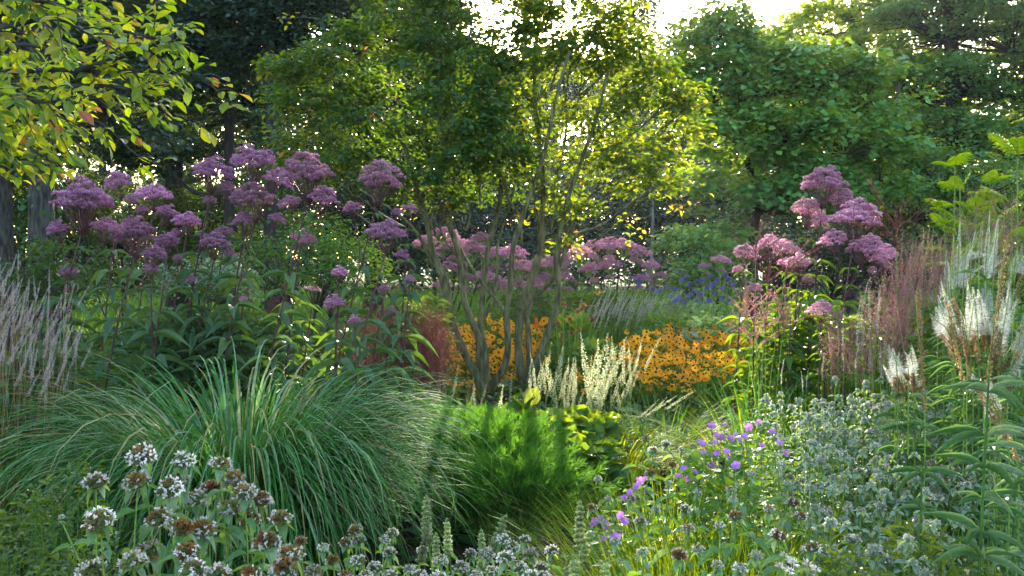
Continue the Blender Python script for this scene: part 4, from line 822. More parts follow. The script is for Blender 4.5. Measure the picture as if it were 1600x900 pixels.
# left edge haze of dry whitish spikes
seed(133)
LS=[mesh_only(spike_mesh(.20,.008,.004,190,.008,.3,1),'flower_spike',M['pinkwhite']) for _ in range(3)]
def lsp(p): return 430+max(0,(p-30))*.5-max(0,30-p)*.3
spikes_area('white_spike_plant','plant with thin dry whitish spikes at the left edge','flowering plant',5.2,-50,105,lsp,104,.22,LS,M['bed_leaf'],'dry whitish spikes at the left edge',(.0,.6),120,8,dz=46,leafl=.08,srad=.0011,stemm='brown_seed')
spikes_area('white_spike_plant','lower plant with dry whitish spikes at the left edge, in front of the others','flowering plant',4.9,-50,95,520,48,.22,LS,M['bed_leaf'],'lower dry whitish spikes at the left edge',(.0,.6),120,8,dz=40,leafl=.08,srad=.0011,stemm='brown_seed')

# blue globe thistles
seed(134); a=MB(); n=260; d=rdir(n); a.inst(T_BLADE,d*.012,d,rdir(n),.005,.012); a.inst(T_ICO2,A(0,0,0)[None],A(0,1,0),A(0,0,1),.028,.028,A(.4)); GL=mesh_only(a,'flower_globe',M['blue_globe'])
GT='blue globe thistles in the middle distance'
for (cx,D,lst) in [(1070,12.2,[(1062,424),(1072,432),(1066,438),(1078,445),(1055,452),(1090,440)]),(1000,12.6,[(985,434),(992,436),(998,440),(998,446),(1005,430)]),(1110,12,[(1098,438),(1110,432),(1120,438),(1133,430),(1138,436),(1130,450),(1104,450)]),(1075,11.5,[(1030,455),(1040,448),(1060,465),(1070,470),(1085,455),(1095,460),(1078,462)]),(1125,11.4,[(1118,458),(1128,465),(1138,470),(1108,470),(1145,445),(1150,455),(1112,446)]),(1050,11.8,[(1048,462),(1072,478),(1090,472),(1055,470),(1020,452)])]:
    x=gx(cx,D); t=thing('globe_thistle','thistle plant with round blue heads left of the reddish plumes' if cx>1010 else 'thistle plant with a few round blue heads above the white spikes','flowering plant',(x,D,0),GT if cx>1010 else None); st=MB(); lf=MB()
    for (px,py) in lst:
        P=at(px,py,D+U(-.3,.3))-A(x,D,0); st.tubes(smooth_path([P*A(.3,.3,0),P*A(.7,.7,.55),P],7),np.full(7,.003),4); inst_obj('flower_globe',GL,t,P,(U(0,3),U(0,3),0),U(1.25,1.7))
    n=150; P=rdir(n)*A(.3,.25,0)+A(0,0,1)*U(.1,1.05,n)[:,None]; lf.inst(T_LANCE,P,nrm(rdir(n)+A(0,0,.2)),A(0,0,1)+.5*rdir(n),.035,U(.08,.15,n)); st.build('stems',M['calyx'],t); lf.build('leaves',M['mint_dark'],t)

# ------------------------------------------------------------------ reddish plumes and hazes
def plume_grass(name,label,x,y,stems,group,mat,leaf=True,pl=.28,npl=13,spread_=.55,fz=.008,bl=60,blL=1.2):
    """stems: (px,py,D,scale,tiltx): each stem carries a hand of long plume fingers"""
    t=thing(name,label,'grass clump',(x,y,0),group); st=MB(); o=A(x,y,0)
    for (px,py,D,s,tx) in stems:
        P=at(px,py,D)-o; st.tubes(smooth_path([P*A(.05,.05,0),P*A(.5,.5,.55),P],9),np.linspace(.0035,.002,9),4)
        pm=MB(); n=npl; az=U(0,6.28,n); t0=U(.05,spread_*1.6,n); zz=-U(0,.10,n)*s
        b=P+A(0,0,1)*zz[:,None]
        Cv,side=bend_curves(n,12,b,az,t0,U(.1,.6,n),pl*s*U(.7,1.15,n),1.3)
        Cv=Cv+A(1,0,0)*(tx*np.linspace(0,1,12)[None,:,None]*pl*s)
        pm.tubes(Cv,np.full(n,.0013),3)
        m=70; 
        for i in range(n):
            f=U(0.05,1,m)*11; i0=np.minimum(f.astype(int),10); Q=Cv[i][i0]+(Cv[i][i0+1]-Cv[i][i0])*(f-i0)[:,None]; T=nrm(Cv[i][i0+1]-Cv[i][i0])
            pm.inst(T_BLADE,Q,nrm(T+.7*rdir(m)),rdir(m),fz*.45,fz*U(1.2,2.4,m))
        pm.build('plume',mat,t)
    st.build('stems',M['mint_stem'],t)
    if bl:
        m=MB(); az=U(0,6.28,bl); Cv,side=bend_curves(bl,9,np.stack([U(-.1,.1,bl),U(-.1,.1,bl),0*az],-1),az,U(.05,.3,bl),U(.5,1.5,bl),U(.6,1,bl)*blL,1.5)
        m.ribbons(Cv,(np.full(bl,.008))[:,None]*(1-np.linspace(0,1,9)[None]**3),side); m.build('blades',M['misc_blade'],t)
    return t
seed(140)
plume_grass('plume_grass','grass with one large dark red feathered plume fanned out against the right hand trees',gx(1400,5.2),5.2,[(1402,356,5.2,1.25,-.1)],None,M['red_grass'],pl=.27,npl=24,spread_=.85,bl=50)
plume_grass('plume_grass','grass with thin reddish plumes fanning between the right mauve heads',gx(1185,6.4),6.4,[(1180,388,6.2,1.05,0),(1200,425,6.1,.9,.2),(1228,418,6.1,.8,.3)],None,M['red_grass'],pl=.26,npl=13,spread_=.7,bl=60)
plume_grass('plume_grass','grass with a lower reddish haze of plumes under the fanned ones',gx(1200,6.1),6.1,[(1165,480,6.2,1.0,0),(1195,490,6.1,1.0,0),(1225,500,6.1,1.0,0),(1180,520,6.1,1.,0)],None,M['pink_haze'],pl=.25,npl=15,spread_=.8,bl=20)
def haze_grass(name,label,cx,D,wx,pyt,n,mat,group,seed_,stemh=.9,L=.45,m=26,fz=.007,bl=90,stemm=None,hb=.5):
    """upright stems that break into a haze of hair-thin branchlets with small seeds"""
    seed(seed_); x=gx(cx,D); t=thing(name,label,'grass clump',(x,D,0),group); st=MB(); hz=MB()
    for i in range(n):
        px=cx+U(-wx,wx); dd=U(-.25,.25); T_=at(px,pyt+U(-25,25),D+dd)-A(x,D,0); l=L*U(.8,1.15); b=T_-A(0,0,l)
        st.tubes(smooth_path([T_*A(.12,.12,0),b*A(.5,.5,.5),b+(T_-b)*A(.1,.1,0),T_+A(U(-.12,.12),U(-.1,.1),-.03)],10),np.linspace(.0018,.0009,10),3)
        q=m; f=rg.random(q); s0=b+(T_-b)*f[:,None]; az=U(0,6.28,q)
        Cv,side=bend_curves(q,5,s0,az,U(.3,.8,q),U(.0,.5,q),l*(1-.65*f)*U(.5,.9,q)*hb,1)
        hz.tubes(Cv,np.full(q,.0006),3)
        for e in range(1,5):
            for rep in range(2):
                P=Cv[:,e]+rdir(q)*.010; hz.inst(T_RH,P,nrm(rdir(q)+A(0,0,.3)),rdir(q),fz*.5,fz*U(.7,1.3,q))
    st.build('stems',stemm or mat,t); hz.build('seed_heads',mat,t)
    m_=MB(); az=U(0,6.28,bl); Cv,side=bend_curves(bl,8,np.stack([U(-.15,.15,bl),U(-.1,.1,bl),0*az],-1),az,U(.05,.3,bl),U(.4,1.2,bl),U(.5,.9,bl)*stemh,1.5)
    m_.ribbons(Cv,np.full(bl,.006)[:,None]*(1-np.linspace(0,1,8)[None]**3),side); m_.build('blades',M['fine_grass'],t); return t
haze_grass('red_seed_grass','dark red haze of fine grass seed heads left of the golden daisies behind the tree',632,7.2,60,500,50,M['red_grass'],None,141,L=.5,m=34,hb=.9)
haze_grass('red_seed_grass','second dark red haze of grass nearest the left tree base',660,7.7,40,540,26,M['red_grass'],None,142,L=.45,m=26,hb=.9)
haze_grass('red_seed_grass','dull red grass haze half hidden behind the left stems',560,7.3,40,530,24,M['red_grass'],None,143,L=.4)
haze_grass('red_seed_grass','reddish grass haze deep in the left stand',400,7.6,50,470,22,M['red_grass'],None,144,L=.4)
haze_grass('pink_seed_grass','tall pinkish haze of grass at right behind the white spires',1440,5.2,45,395,22,M['pink_haze'],None,145,L=.5,m=20,hb=.75)
haze_grass('pink_seed_grass','pinkish grass haze left of the white spires',1385,5.3,40,455,18,M['pink_haze'],None,146,L=.45,m=20,hb=.75)
haze_grass('pink_seed_grass','dusky red grass haze at the right edge above the white spires',1545,5.3,40,330,12,M['pink_haze'],None,147,L=.4,m=20,hb=.8)
haze_grass('pink_seed_grass','thin pink haze over the dark green fine grass',1320,5.9,35,500,16,M['pink_haze'],None,148,L=.4,m=20)
# beige upright plumes
seed(149); BP=[mesh_only(spike_mesh(.30,.011,.004,260,.008,0,1,up=1.2),'plume',M['beige']) for _ in range(3)]
spikes_area('feather_reed_grass','beige upright feather reed grass behind the white spires','grass clump',6.2,1405,1480,lambda p:380-.25*(p-1405),30,.30,BP,M['fine_grass'],'beige reed grass behind the white spires',(.0,.3),60,10,dz=18,leafl=.3)
spikes_area('feather_reed_grass','pale beige grass left of the beige reed grass, leaning right','grass clump',6.0,1370,1410,440,10,.30,BP,M['fine_grass'],None,(.1,.4),40,10,dz=25,leafl=.3)
# fine green grasses
grass_clump('fine_grass','upright fine dark green grass behind the silvery mint mound','grass clump',gx(1290,5.9),5.9,1100,(.55,.98),.004,(.0,.45),(.2,1.0),.22,M['fine_grass'],8,seed_=150)
grass_clump('fine_grass','second fine green grass tuft right of the first, below the pink haze','grass clump',gx(1350,5.7),5.7,700,(.5,.9),.004,(.0,.45),(.2,1.0),.18,M['fine_grass'],8,seed_=151)
grass_clump('lit_grass','yellow green grass with a few rusty blades arching left below the daisies','grass clump',gx(1165,6.3),6.3,330,(.6,1.0),.0085,(.2,.8),(.7,1.8),.12,M['lit_grass'],10,seed_=152)
grass_clump('lit_grass','dark green grass mound in front of the golden daisy drift','grass clump',gx(1040,7.4),7.4,900,(.45,.75),.007,(.1,.7),(.8,1.9),.25,M['fine_grass'],8,seed_=153)
grass_clump('lit_grass','sunlit arching grass at the foot of the cream spires','grass clump',gx(965,6.8),6.8,700,(.4,.68),.007,(.1,.7),(.8,1.8),.22,M['lit_grass'],8,seed_=154)
grass_clump('fine_grass','grass tuft in shade right of the left tree base behind the red haze','grass clump',gx(640,9.2),9.2,400,(.6,.9),.006,(.05,.5),(.3,1.4),.25,M['fine_grass'],8,seed_=155)
grass_clump('fine_grass','tuft of green grass seen behind the leftmost tree stems','grass clump',gx(690,12.6),12.6,400,(.9,1.3),.007,(.05,.5),(.3,1.4),.3,M['fine_grass'],8,seed_=156)
grass_clump('fine_grass','soft grass tuft below the far mauve flowers right of the stems','grass clump',gx(940,12.6),12.6,600,(.9,1.5),.007,(.05,.4),(.2,1.2),.3,M['fine_grass'],8,seed_=157)

# big leaved plants and dead seed heads behind the cream spires
def leafy(name,label,cx,D,wx,pyt,n,mat,ll,seed_,group=None,lw=.5,T=T_OV,cat='perennial',dy=.25,vert=.4,low=.02,dens=1):
    seed(seed_); x=gx(cx,D); t=thing(name,label,cat,(x,D,0),group); lf=MB(); st=MB(); H=at(cx,pyt,D)[2]; w=wx/F*D
    r=np.sqrt(rg.random(n)); a=U(0,6.28,n); z=(rg.random(n)**.6); rr=r*np.sqrt(np.clip(1-z**2.5*.75,.05,1))
    P=np.stack([rr*np.cos(a)*w,rr*np.sin(a)*dy*2,low+z*(H-low)],-1); out=nrm(P*A(1,1,0)+1e-6)
    Y=nrm(out*.6+.8*rdir(n)*A(1,1,.4)+A(0,0,vert)); L=ll*U(.6,1.2,n)
    lf.inst(T,P,Y,A(0,0,1)+.5*rdir(n)+.3*out,L*lw,L)
    m=max(8,n//16); Q=P[:m]; k=6; tt=np.linspace(0,1,k)[None,:,None]; st.tubes(Q[:,None]*A(.3,.3,0)*(1-tt)+Q[:,None]*tt*A(1,1,1)*(.55+.45*tt)**A(1,1,.4),np.full(m,.0013),3)
    lf.build('leaves',mat,t); st.build('stems',M['bed_leaf'],t); return t
leafy('broad_leaf_plant','clump of broad sunlit leaves under the cream spires',900,7.0,75,655,520,M['big_leaf'],.13,160,lw=.85)
leafy('broad_leaf_plant','shaded broad leaf clump at the path edge below the cream spires',910,6.3,70,700,420,M['bed_leaf'],.12,161,lw=.8)
leafy('broad_leaf_plant','small round leaved plant at the foot of the right tree base',815,7.6,25,630,90,M['big_leaf'],.14,162,lw=.95)
leafy('broad_leaf_plant','upright pale yellow green leaves right of the rightmost tree stem',895,10.6,50,500,260,M['bed_leaf'],.13,163,lw=.6,vert=1.0)
leafy('broad_leaf_plant','bright yellow green leaves between the tree stems',805,12.2,35,505,70,M['bed_leaf'],.14,164,lw=.5,vert=1.0)
leafy('broad_leaf_plant','green leaves in the gap behind the cream spires',930,9.8,60,540,300,M['bed_leaf'],.12,165,lw=.6)
leafy('broad_leaf_plant','green leafy mass behind the white slanting spikes',1060,10.8,90,495,600,M['bed_leaf'],.10,166,lw=.5)
leafy('broad_leaf_plant','leafy mass under the blue thistles',1120,10.4,80,500,600,M['mint_dark'],.10,167,lw=.4)
seed(168)
a=MB(); n=160; d=rdir(n); a.inst(T_BLADE,d*.01,d,rdir(n),.006,.014,sz=.01); a.inst(T_ICO2,A(0,0,0)[None],A(0,1,0),A(0,0,1),.026,.026,A(.3)); SH=mesh_only(a,'seed_head',M['rust'])
t=thing('faded_coneflower','faded plant with round brown seed heads behind the cream spires','flowering plant',(gx(885,9.8),9.8,0)); st=MB(); lf=MB()
for (px,py) in [(880,475),(890,498),(902,487),(872,505),(912,478),(925,500),(893,520),(905,515),(880,530),(868,488)]:
    P=at(px,py,9.8+U(-.3,.3))-A(gx(885,9.8),9.8,0); st.tubes(smooth_path([P*A(.3,.3,0),P*A(.7,.7,.55),P],7),np.full(7,.003),4); inst_obj('seed_head',SH,t,P,(0,0,U(0,6)),U(1,1.5))
st.build('stems',M['mint_stem'],t)
t=thing('red_hot_poker','single orange flower head with a dark tip between the right tree stems','flowering plant',(gx(838,10.4),10.4,0)); st=MB(); P=at(838,505,10.4)-A(gx(838,10.4),10.4,0)
st.tubes(smooth_path([(0,0,0),P*A(.5,.5,.5),P],7),np.full(7,.005),5); st.build('stem',M['mint_stem'],t)
a=MB(); n=200; f=rg.random(n); an=U(0,6.28,n); out=np.stack([np.cos(an),np.sin(an),0*an-.8],-1); a.inst(T_BLADE,out*.006+A(0,0,1)*(f*.09)[:,None],nrm(out),rdir(n),.011,.028*(1.1-f*.5)); o=a.build('flower_head',M['orange'],t); o.location=tuple(P-A(0,0,.03))
a=MB(); d=rdir(80); a.inst(T_BLADE,d*.006,d,rdir(80),.008,.02); o=a.build('dark_tip',M['rust'],t); o.location=tuple(P+A(0,0,.075))
# ------------------------------------------------------------------ mint relatives with round heads and silvery bracts (foreground)
seed(200)
def mint_head(r, n_cal, n_fl, n_rust, big=True):
    """calyx ball with white two lipped florets and rusty spent ones"""
    a=MB(); d=rdir(n_cal); d[:,2]=np.abs(d[:,2])*1.0-.25; d=nrm(d)
    a.inst(T_ICO2,A(0,0,0)[None],A(0,1,0),A(0,0,1),r*1.25,r*1.25,A(.2),sz=r*1.0)
    a.inst(T_TUFT,d*r*.45*A(1,1,.8),nrm(d+.2*rdir(n_cal)),rdir(n_cal),r*.20,r*.55,None)
    f=MB(); d=rdir(n_fl); d[:,2]=np.abs(d[:,2])*.9-.15; d=nrm(d); az0=rg.random()*6
    for e in range(n_fl):
        P=d[e]*r*U(.85,1.0)*A(1,1,.85); m=4; q=nrm(d[e]*.45+rdir(m)*.9); f.inst(T_RH,np.repeat(P[None],m,0),q,rdir(m),r*.19,r*U(.22,.36,m))
    u=None
    if n_rust:
        u=MB(); cdir=nrm(A(U(-.6,.6),U(-.8,.1),U(.2,.9))); d=nrm(cdir*.6+.95*rdir(n_rust)); d[:,2]=np.where(d[:,2]<-.2,-d[:,2],d[:,2])
        u.inst(T_TUFT,d*r*.6*A(1,1,.85),nrm(d+.6*rdir(n_rust)),rdir(n_rust),r*.14,r*U(.3,.5,n_rust),None)
    return a,f,u
MH=[]
for (nf,nr) in [(30,24),(20,90),(26,50),(10,170),(34,10),(18,120)]:
    a,f,u=mint_head(.027,110,nf,nr); MH.append((mesh_only(a,'flower_head',M['calyx']),mesh_only(f,'florets',M['white_fl']),mesh_only(u,'spent_florets',M['rust'])))
MHS=[]
for q in range(4):
    a,f,u=mint_head(.016,60,16,8); MHS.append((mesh_only(a,'flower_head',M['calyx_pale']),mesh_only(f,'florets',M['white_fl']),mesh_only(u,'spent_florets',M['rust'])))
def mint_stem(px,py,D,label,group,hk=None,s=1.0,base=None,leafm='mint_leaf',green=.3,npair=4,bow=None,pairs_l=.055):
    top=at(px,py,D); bx,by=(top[0]+U(-.05,.05),D+U(-.05,.05)) if base is None else base
    t=thing('mint_plant',label,'flowering plant',(bx,by,0),group); o=A(bx,by,0); P=top-o-A(0,0,.02)
    b=A(U(-.05,.05),U(-.03,.03),0) if bow is None else A(bow,0,0)
    pth=smooth_path([(0,0,-.02),P*A(.25,.25,.4)+b,P*A(.7,.7,.8)+b*.7,P],20)
    st=MB(); st.tubes(pth,np.linspace(.0034,.0020,20),4,att=.5); st.build('stem',M['mint_stem'],t,True)
    lf=MB(); az=U(0,6.28)
    for q in range(npair):
        i=int(19-2.6*q-2); 
        if i<2: break
        for sg in (0,pi):
            a=az+sg; Y=A(cos(a),sin(a),U(-.25,.25)); L=pairs_l*U(.8,1.2)*(1+.18*q)
            lf.inst(T_LANCE,pth[i][None],Y,A(0,0,1)+.2*rdir(1),L*.42,L,A(U(.0,.6)))
        az+=pi/2+U(-.2,.2)
    k=rg.integers(len(MH)) if hk is None else hk; lib=MH[k] if s>.62 else MHS[rg.integers(4)]; sc2=s if s>.62 else s*1.7
    d=nrm(A(U(-.25,.25),U(-.35,.1),1)); h=inst_obj('flower_head',lib[0],t,P+d*.008,euler_to(d,U(0,6)),sc2)
    inst_obj('florets',lib[1],h,(0,0,0)); inst_obj('spent_florets',lib[2],h,(0,0,0))
    br=MB(); nb=rg.integers(3,5); az=U(0,6.28)+np.arange(nb)*2*pi/nb+U(-.3,.3,nb); el=U(-.95,-.1,nb)
    Y=np.stack([np.cos(az)*np.cos(el),np.sin(az)*np.cos(el),np.sin(el)],-1); L=s*U(.032,.052,nb)
    br.inst(T_LANCE,np.repeat(P[None],nb,0),Y,A(0,0,1)+.2*rdir(nb),L*.5,L,U(.2,1,nb)); br.build('bracts',M[leafm],t)
    lf.build('leaves',M[leafm],t)
    return t
FG2='mint relatives with round heads in the lower left foreground'
seed(201)
heads=[ # px,py,D,head kind,label
 (222,706,2.35,0,'topmost round head of the lower left group, white with rusty flecks'),
 (287,714,2.5,4,'round greenish white head just right of the topmost one'),
 (343,719,2.5,2,'round white and rust head third along the top row'),
 (150,748,2.6,4,'small greenish head on its own left of the topmost one'),
 (215,745,2.3,2,'rust rimmed head directly below the topmost one'),
 (265,757,2.35,0,'pale head with a rusty one crowding its back, left of centre of the group'),
 (278,748,2.5,1,'rusty head behind the pale one in the middle of the group'),
 (157,806,2.1,0,'large white speckled head at the left of the group'),
 (305,773,2.5,4,'greenish head right of the pale crowded pair'),
 (332,757,2.6,5,'brownish green head under the third head of the top row'),
 (365,742,2.6,2,'white and rust head at the upper right slope of the group'),
 (382,764,2.5,0,'very white head on the right slope of the group'),
 (407,775,2.55,5,'head with rusty right side at the right end of the slope'),
 (357,788,2.5,1,'rusty topped head below the right slope'),
 (388,806,2.6,3,'small rusty head under the right slope with a hanging grey leaf'),
 (250,803,2.25,1,'rusty head with grey leaves in the lower middle of the group'),
 (285,818,2.15,3,'dark rusty centred head in the lower middle'),
 (316,820,2.2,2,'greenish head with rusty flecks beside the dark rusty one'),
 (438,804,2.2,1,'rust and white head on a bare stem at the right'),
 (417,838,2.1,3,'mostly brown head with a big grey leaf below it'),
 (455,860,2.0,2,'white topped head above a brown one at the bottom right of the group'),
 (444,880,1.95,3,'dark brown spent head under the white topped one'),
 (210,872,2.0,4,'white green head near the bottom left edge'),
 (235,855,2.3,0,'small white head behind the bottom left one'),
 (293,855,2.1,5,'rusty topped head in the bottom middle'),
 (303,883,2.0,1,'broad rust and green head at the bottom middle edge'),
 (340,893,2.0,4,'whitish green head at the bottom edge right of the broad one'),
 (145,885,2.2,0,'white head at the bottom edge, leftmost of the low ones')]
for px,py,D,hk,lab in heads:
    mint_stem(px,py,D,lab,FG2,hk,U(1.0,1.22),npair=3,base=(gx(px+ (300-px)*.25,D)+U(-.03,.03),D+U(-.02,.1)))
# leafy shoot with upright green leaves at the left
t=mint_stem(96,800,2.2,'leafy shoot with upright bright green leaves and no open head, leftmost in the foreground',FG2,4,.3,base=(gx(190,2.2),2.2),npair=1,bow=.05)
seed(202)
MG='mint relatives with small whitish heads along the bottom'
lowh=[(470,840,2.6),(505,850,2.6),(520,868,2.4),(490,885,2.2),(540,842,2.9),(560,870,2.6),(556,822,2.9),(561,838,2.8),(585,880,2.6),(600,838,3.1),(613,828,3.2),(610,858,2.8),(640,882,2.6),(660,855,3.1),(690,870,2.7),(700,842,3.2),(720,880,2.6),(655,895,2.4),(735,860,3.),(760,860,2.7),(785,838,3.1),(790,866,2.5),(800,850,3.),(815,880,2.5),(820,838,3.2),(828,860,2.8),(845,880,2.6),(862,855,3.0),(850,895,2.5),(830,893,2.4),(770,888,2.5),(745,893,2.5),(540,893,2.3),(570,895,2.3),(610,895,2.4),(685,895,2.4),(430,895,2.1),(390,888,2.0)]
for px,py,D in lowh:
    mint_stem(px,py,D,'mint relative with a whitish green head in the low crowd along the bottom',MG,(None if px<560 else (4 if rg.random()<.7 else 0)),U(.6,.85),npair=4,pairs_l=.05)
seed(203)
MR='mint relatives with small heads in the right foreground'
lowr=[(1010,682,4.4),(1040,690,4.3),(1020,700,4.2),(1065,698,4.2),(1080,715,4.0),(1050,722,3.9),(1100,740,3.6),(1130,720,3.8),(1090,765,3.3),(1140,760,3.2),(1175,735,3.5),(1110,690,4.3),(1150,800,2.6),(1145,775,2.9),(1200,790,2.6),(1015,735,3.7),(1045,750,3.5),(1070,790,2.9),(1000,810,2.9),(1025,790,3.0),(935,745,4.4),(950,775,3.6),(925,788,3.4),(1005,855,2.4),(1120,875,2.1),(1155,880,2.1),(1230,750,3.4),(1215,830,2.4),(1250,800,2.8),(1075,820,2.6),(1180,860,2.2),(1235,875,2.2),(1270,850,2.5),(1090,850,2.3),(960,840,2.7),(985,775,3.4),(1125,815,2.6),(1060,860,2.3),(1240,780,3.0)]
for px,py,D in lowr:
    mint_stem(px,py,D,'mint relative with a small grey green head over the lime grass in the right foreground',MR,None,U(.5,.8),npair=5,pairs_l=.06,bow=U(-.12,.12),base=(gx(px,D)+U(-.12,.25),D+U(-.1,.1)))

# ------------------------------------------------------------------ broad silvery mound at right: bushes of the same small headed kind
def bush(x,y,H,R_,nst,label,group,leaf='mint_dark',head_n=None,seed_=None,n_leaf=26,hs=1.15):
    if seed_: seed(seed_)
    t=thing('mint_bush',label,'bush',(x,y,0),group); st=MB(); lf=MB()
    for j in range(nst):
        a=U(0,6.28); r=R_*math.sqrt(rg.random()); P=A(r*cos(a),r*sin(a),H*(1-.16*(r/R_)**2)*U(.86,1.04))
        pth=smooth_path([P*A(.3,.3,0),P*A(.7,.7,.5)+A(U(-.03,.03),U(-.03,.03),0),P],14); st.tubes(pth,np.linspace(.0028,.0015,14),4)
        az=U(0,6.28)
        for i in range(3,13):
            if rg.random()<.12: continue
            for sg in (0,pi):
                aa=az+sg; L=U(.035,.055)*(1.1 if i<10 else .8); Y=nrm(A(cos(aa),sin(aa),U(-.3,.3))); ln=U(0,.05) if i<11 else 0
                lf.inst(T_OVP,(pth[i]+Y*ln)[None],Y,A(0,0,1)+.35*rdir(1),L*.55,L,A(np.clip(rg.random()*.7+(.3 if i>10 else 0),0,1)))
            az+=pi/2
        nb=4; aa=U(0,6.28)+np.arange(nb)*pi/2; Y=np.stack([np.cos(aa),np.sin(aa),U(-.7,.1,nb)],-1); lf.inst(T_OVP,np.repeat(P[None],nb,0),Y,A(0,0,1)+.2*rdir(nb),.018,U(.024,.036,nb),U(.8,1,nb))
        if j<90:
            k=rg.integers(4); h=inst_obj('flower_head',MHS[k][0],t,P+A(0,0,.006),(U(-.3,.3),U(-.3,.3),U(0,6)),hs*U(.55,1.15))
            if y<6: inst_obj('florets',MHS[k][1],h,(0,0,0))
    st.build('stems',M['mint_stem'],t); lf.build('leaves',M[leaf],t); return t
T_OVP=leaf_t(3,.42,.14,.3)
seed(210)
BL=[(1245,612,4.9,'low'),(1310,600,4.9,''),(1380,598,4.9,''),(1450,605,4.8,''),(1520,612,4.8,''),(1590,625,4.7,''),
    (1260,650,4.4,''),(1330,640,4.35,''),(1400,640,4.3,''),(1475,645,4.3,''),(1550,660,4.2,''),
    (1290,700,3.8,''),(1370,700,3.8,''),(1450,705,3.8,''),(1530,720,3.7,''),(1340,760,3.3,''),(1430,770,3.2,''),(1330,830,2.8,''),(1420,845,2.7,'')]
for px,py,D,_ in BL:
    H=at(px,py,D)[2]; lower=D<3.5
    bush(gx(px,D),D,H,.20*D/4.5+.02,40 if not lower else 24,'grey leaved mint bush with many small whitish heads in the broad mound at right' if not lower else 'shaded leafy mint bush with few heads low in the front of the mound at right','mint bushes of the broad silvery mound' if not lower else 'shaded front of the silvery mound')

# ------------------------------------------------------------------ violet cranesbills
T_ROUND=leaf_t(4,.62,.10,.12,tipw=.26)
seed(220); CF=[]
for q in range(3):
    a=MB(); n=5; az=np.arange(n)*2*pi/n; el=U(.1,.5); Y=np.stack([np.cos(az)*np.cos(el),np.sin(az)*np.cos(el),np.sin(el)+0*az],-1)
    a.inst(T_ROUND,Y*.001,Y,A(0,0,1)+.3*rdir(n),.017,.0175); a.inst(T_ICO,A(0,0,.002)[None],A(0,1,0),A(0,0,1),.005,.005,A(1.)); CF.append(mesh_only(a,'flower',M['purple_fl']))
CG2='violet cranesbills in the right foreground'
def cranes(pts,D,label,lo=30,group=CG2):
    cx=np.mean([p[0] for p in pts]); x=gx(cx,D); t=thing('cranesbill',label,'flowering plant',(x,D,0),group); st=MB(); lf=MB(); o=A(x,D,0)
    for (px,py) in pts:
        P=at(px,py,D+U(-.15,.15))-o; st.tubes(smooth_path([P*A(.3,.3,0),P*A(.8,.8,.6)+A(U(-.05,.05),0,0),P],8),np.full(8,.0014),4)
        d=nrm(A(U(-.5,.5),U(-1.2,-.2),U(.3,1))); inst_obj('flower',CF[rg.integers(3)],t,P,euler_to(d,U(0,6)),U(.65,1.05))
    zt=max(at(p[0],p[1],D)[2] for p in pts); n=lo*6; w=max(.12,(max(p[0] for p in pts)-cx)/F*D)
    P=np.stack([U(-w,w,n),U(-.2,.2,n),U(.25,.93,n)*zt],-1); Y=nrm(rdir(n)*A(1,1,.4)); lf.inst(T_LOBE,P,Y,A(0,0,1)+.4*rdir(n),U(.03,.045,n),U(.025,.045,n))
    st.build('stems',M['mint_stem'],t); lf.build('leaves',M['bed_leaf'],t); return t
cranes([(1112,665),(1120,680),(1128,684),(1116,692),(1096,692)],4.0,'violet cranesbill with a cluster of open flowers left of the largest pair')
cranes([(1150,680),(1142,686),(1155,690),(1163,682),(1132,664)],3.9,'violet cranesbill with the largest bright pair of flowers')
cranes([(1100,708),(1110,712),(1120,708),(1135,706),(1140,715),(1112,727),(1150,728)],3.7,'violet cranesbill with a low row of pinkish violet flowers')
cranes([(1206,675),(1218,692),(1190,697),(1227,708)],3.8,'violet cranesbill with scattered dark flowers at its right end')
cranes([(1060,745),(1075,748),(1085,738),(1068,732)],3.6,'pale pink violet cranesbill in front of the low row')
cranes([(1000,752),(1008,748),(996,760),(1010,765),(985,770),(990,780),(975,778)],3.9,'violet cranesbill tumbling left towards the bark path')
cranes([(930,815),(938,812),(945,820),(925,820)],3.6,'violet cranesbill lowest beside the path with a tight bunch of flowers')
cranes([(970,805),(975,815),(942,840),(962,840)],3.3,'violet cranesbill with small single flowers by the lime grass')
cranes([(1185,660),(1170,668)],4.3,'violet cranesbill with two flowers at the back edge')
# thin whitish spikes standing between the cranesbills and the mound
seed(221); TW=[mesh_only(spike_mesh(.24,.0065,.004,190,.006,.3,1),'flower_spike',M['white_fl']) for _ in range(3)]
def thin(pxs,D,label,group,srad=.0014,leafn=60,lib=None,tx=(-.05,.05),ls=.05):
    cx=np.mean([q[0] for q in pxs]); x=gx(cx,D); lst=[]
    for (px,py,pb) in pxs:
        dd=U(-.1,.1); L=at(px,py,D+dd)[2]-at(px,pb,D+dd)[2]; lst.append((gx(px,D+dd)-x,dd,at(px,pb,D+dd)[2],L/.24,U(*tx),U(-.05,.05)))
    return spike_plant('white_spike_plant',label,'flowering plant',x,D,lst,lib or TW,M['mint_stem'],M['bed_leaf'],group,leafl=ls,leafn=leafn,leafh=.75,srad=srad,spread=.12)
TG='thin white spikes in the right foreground'
thin([(1218,655,730),(1223,670,745)],3.6,'pair of thin white spikes between the cranesbills and the silvery mound',TG)
thin([(1195,715,752),(1200,725,760)],3.3,'two short thin white spikes under the dark cranesbill flowers',TG)
thin([(1262,720,770),(1268,745,790)],3.2,'thin white spikes at the left foot of the silvery mound',TG)
thin([(1263,790,830)],2.8,'single short white spike above the lime grass',TG)
thin([(1078,670,700)],4.1,'single thin white spike above the left cranesbills',TG)
thin([(1150,735,780),(1153,750,790)],3.0,'thin white spikes rising from the lime grass',TG)
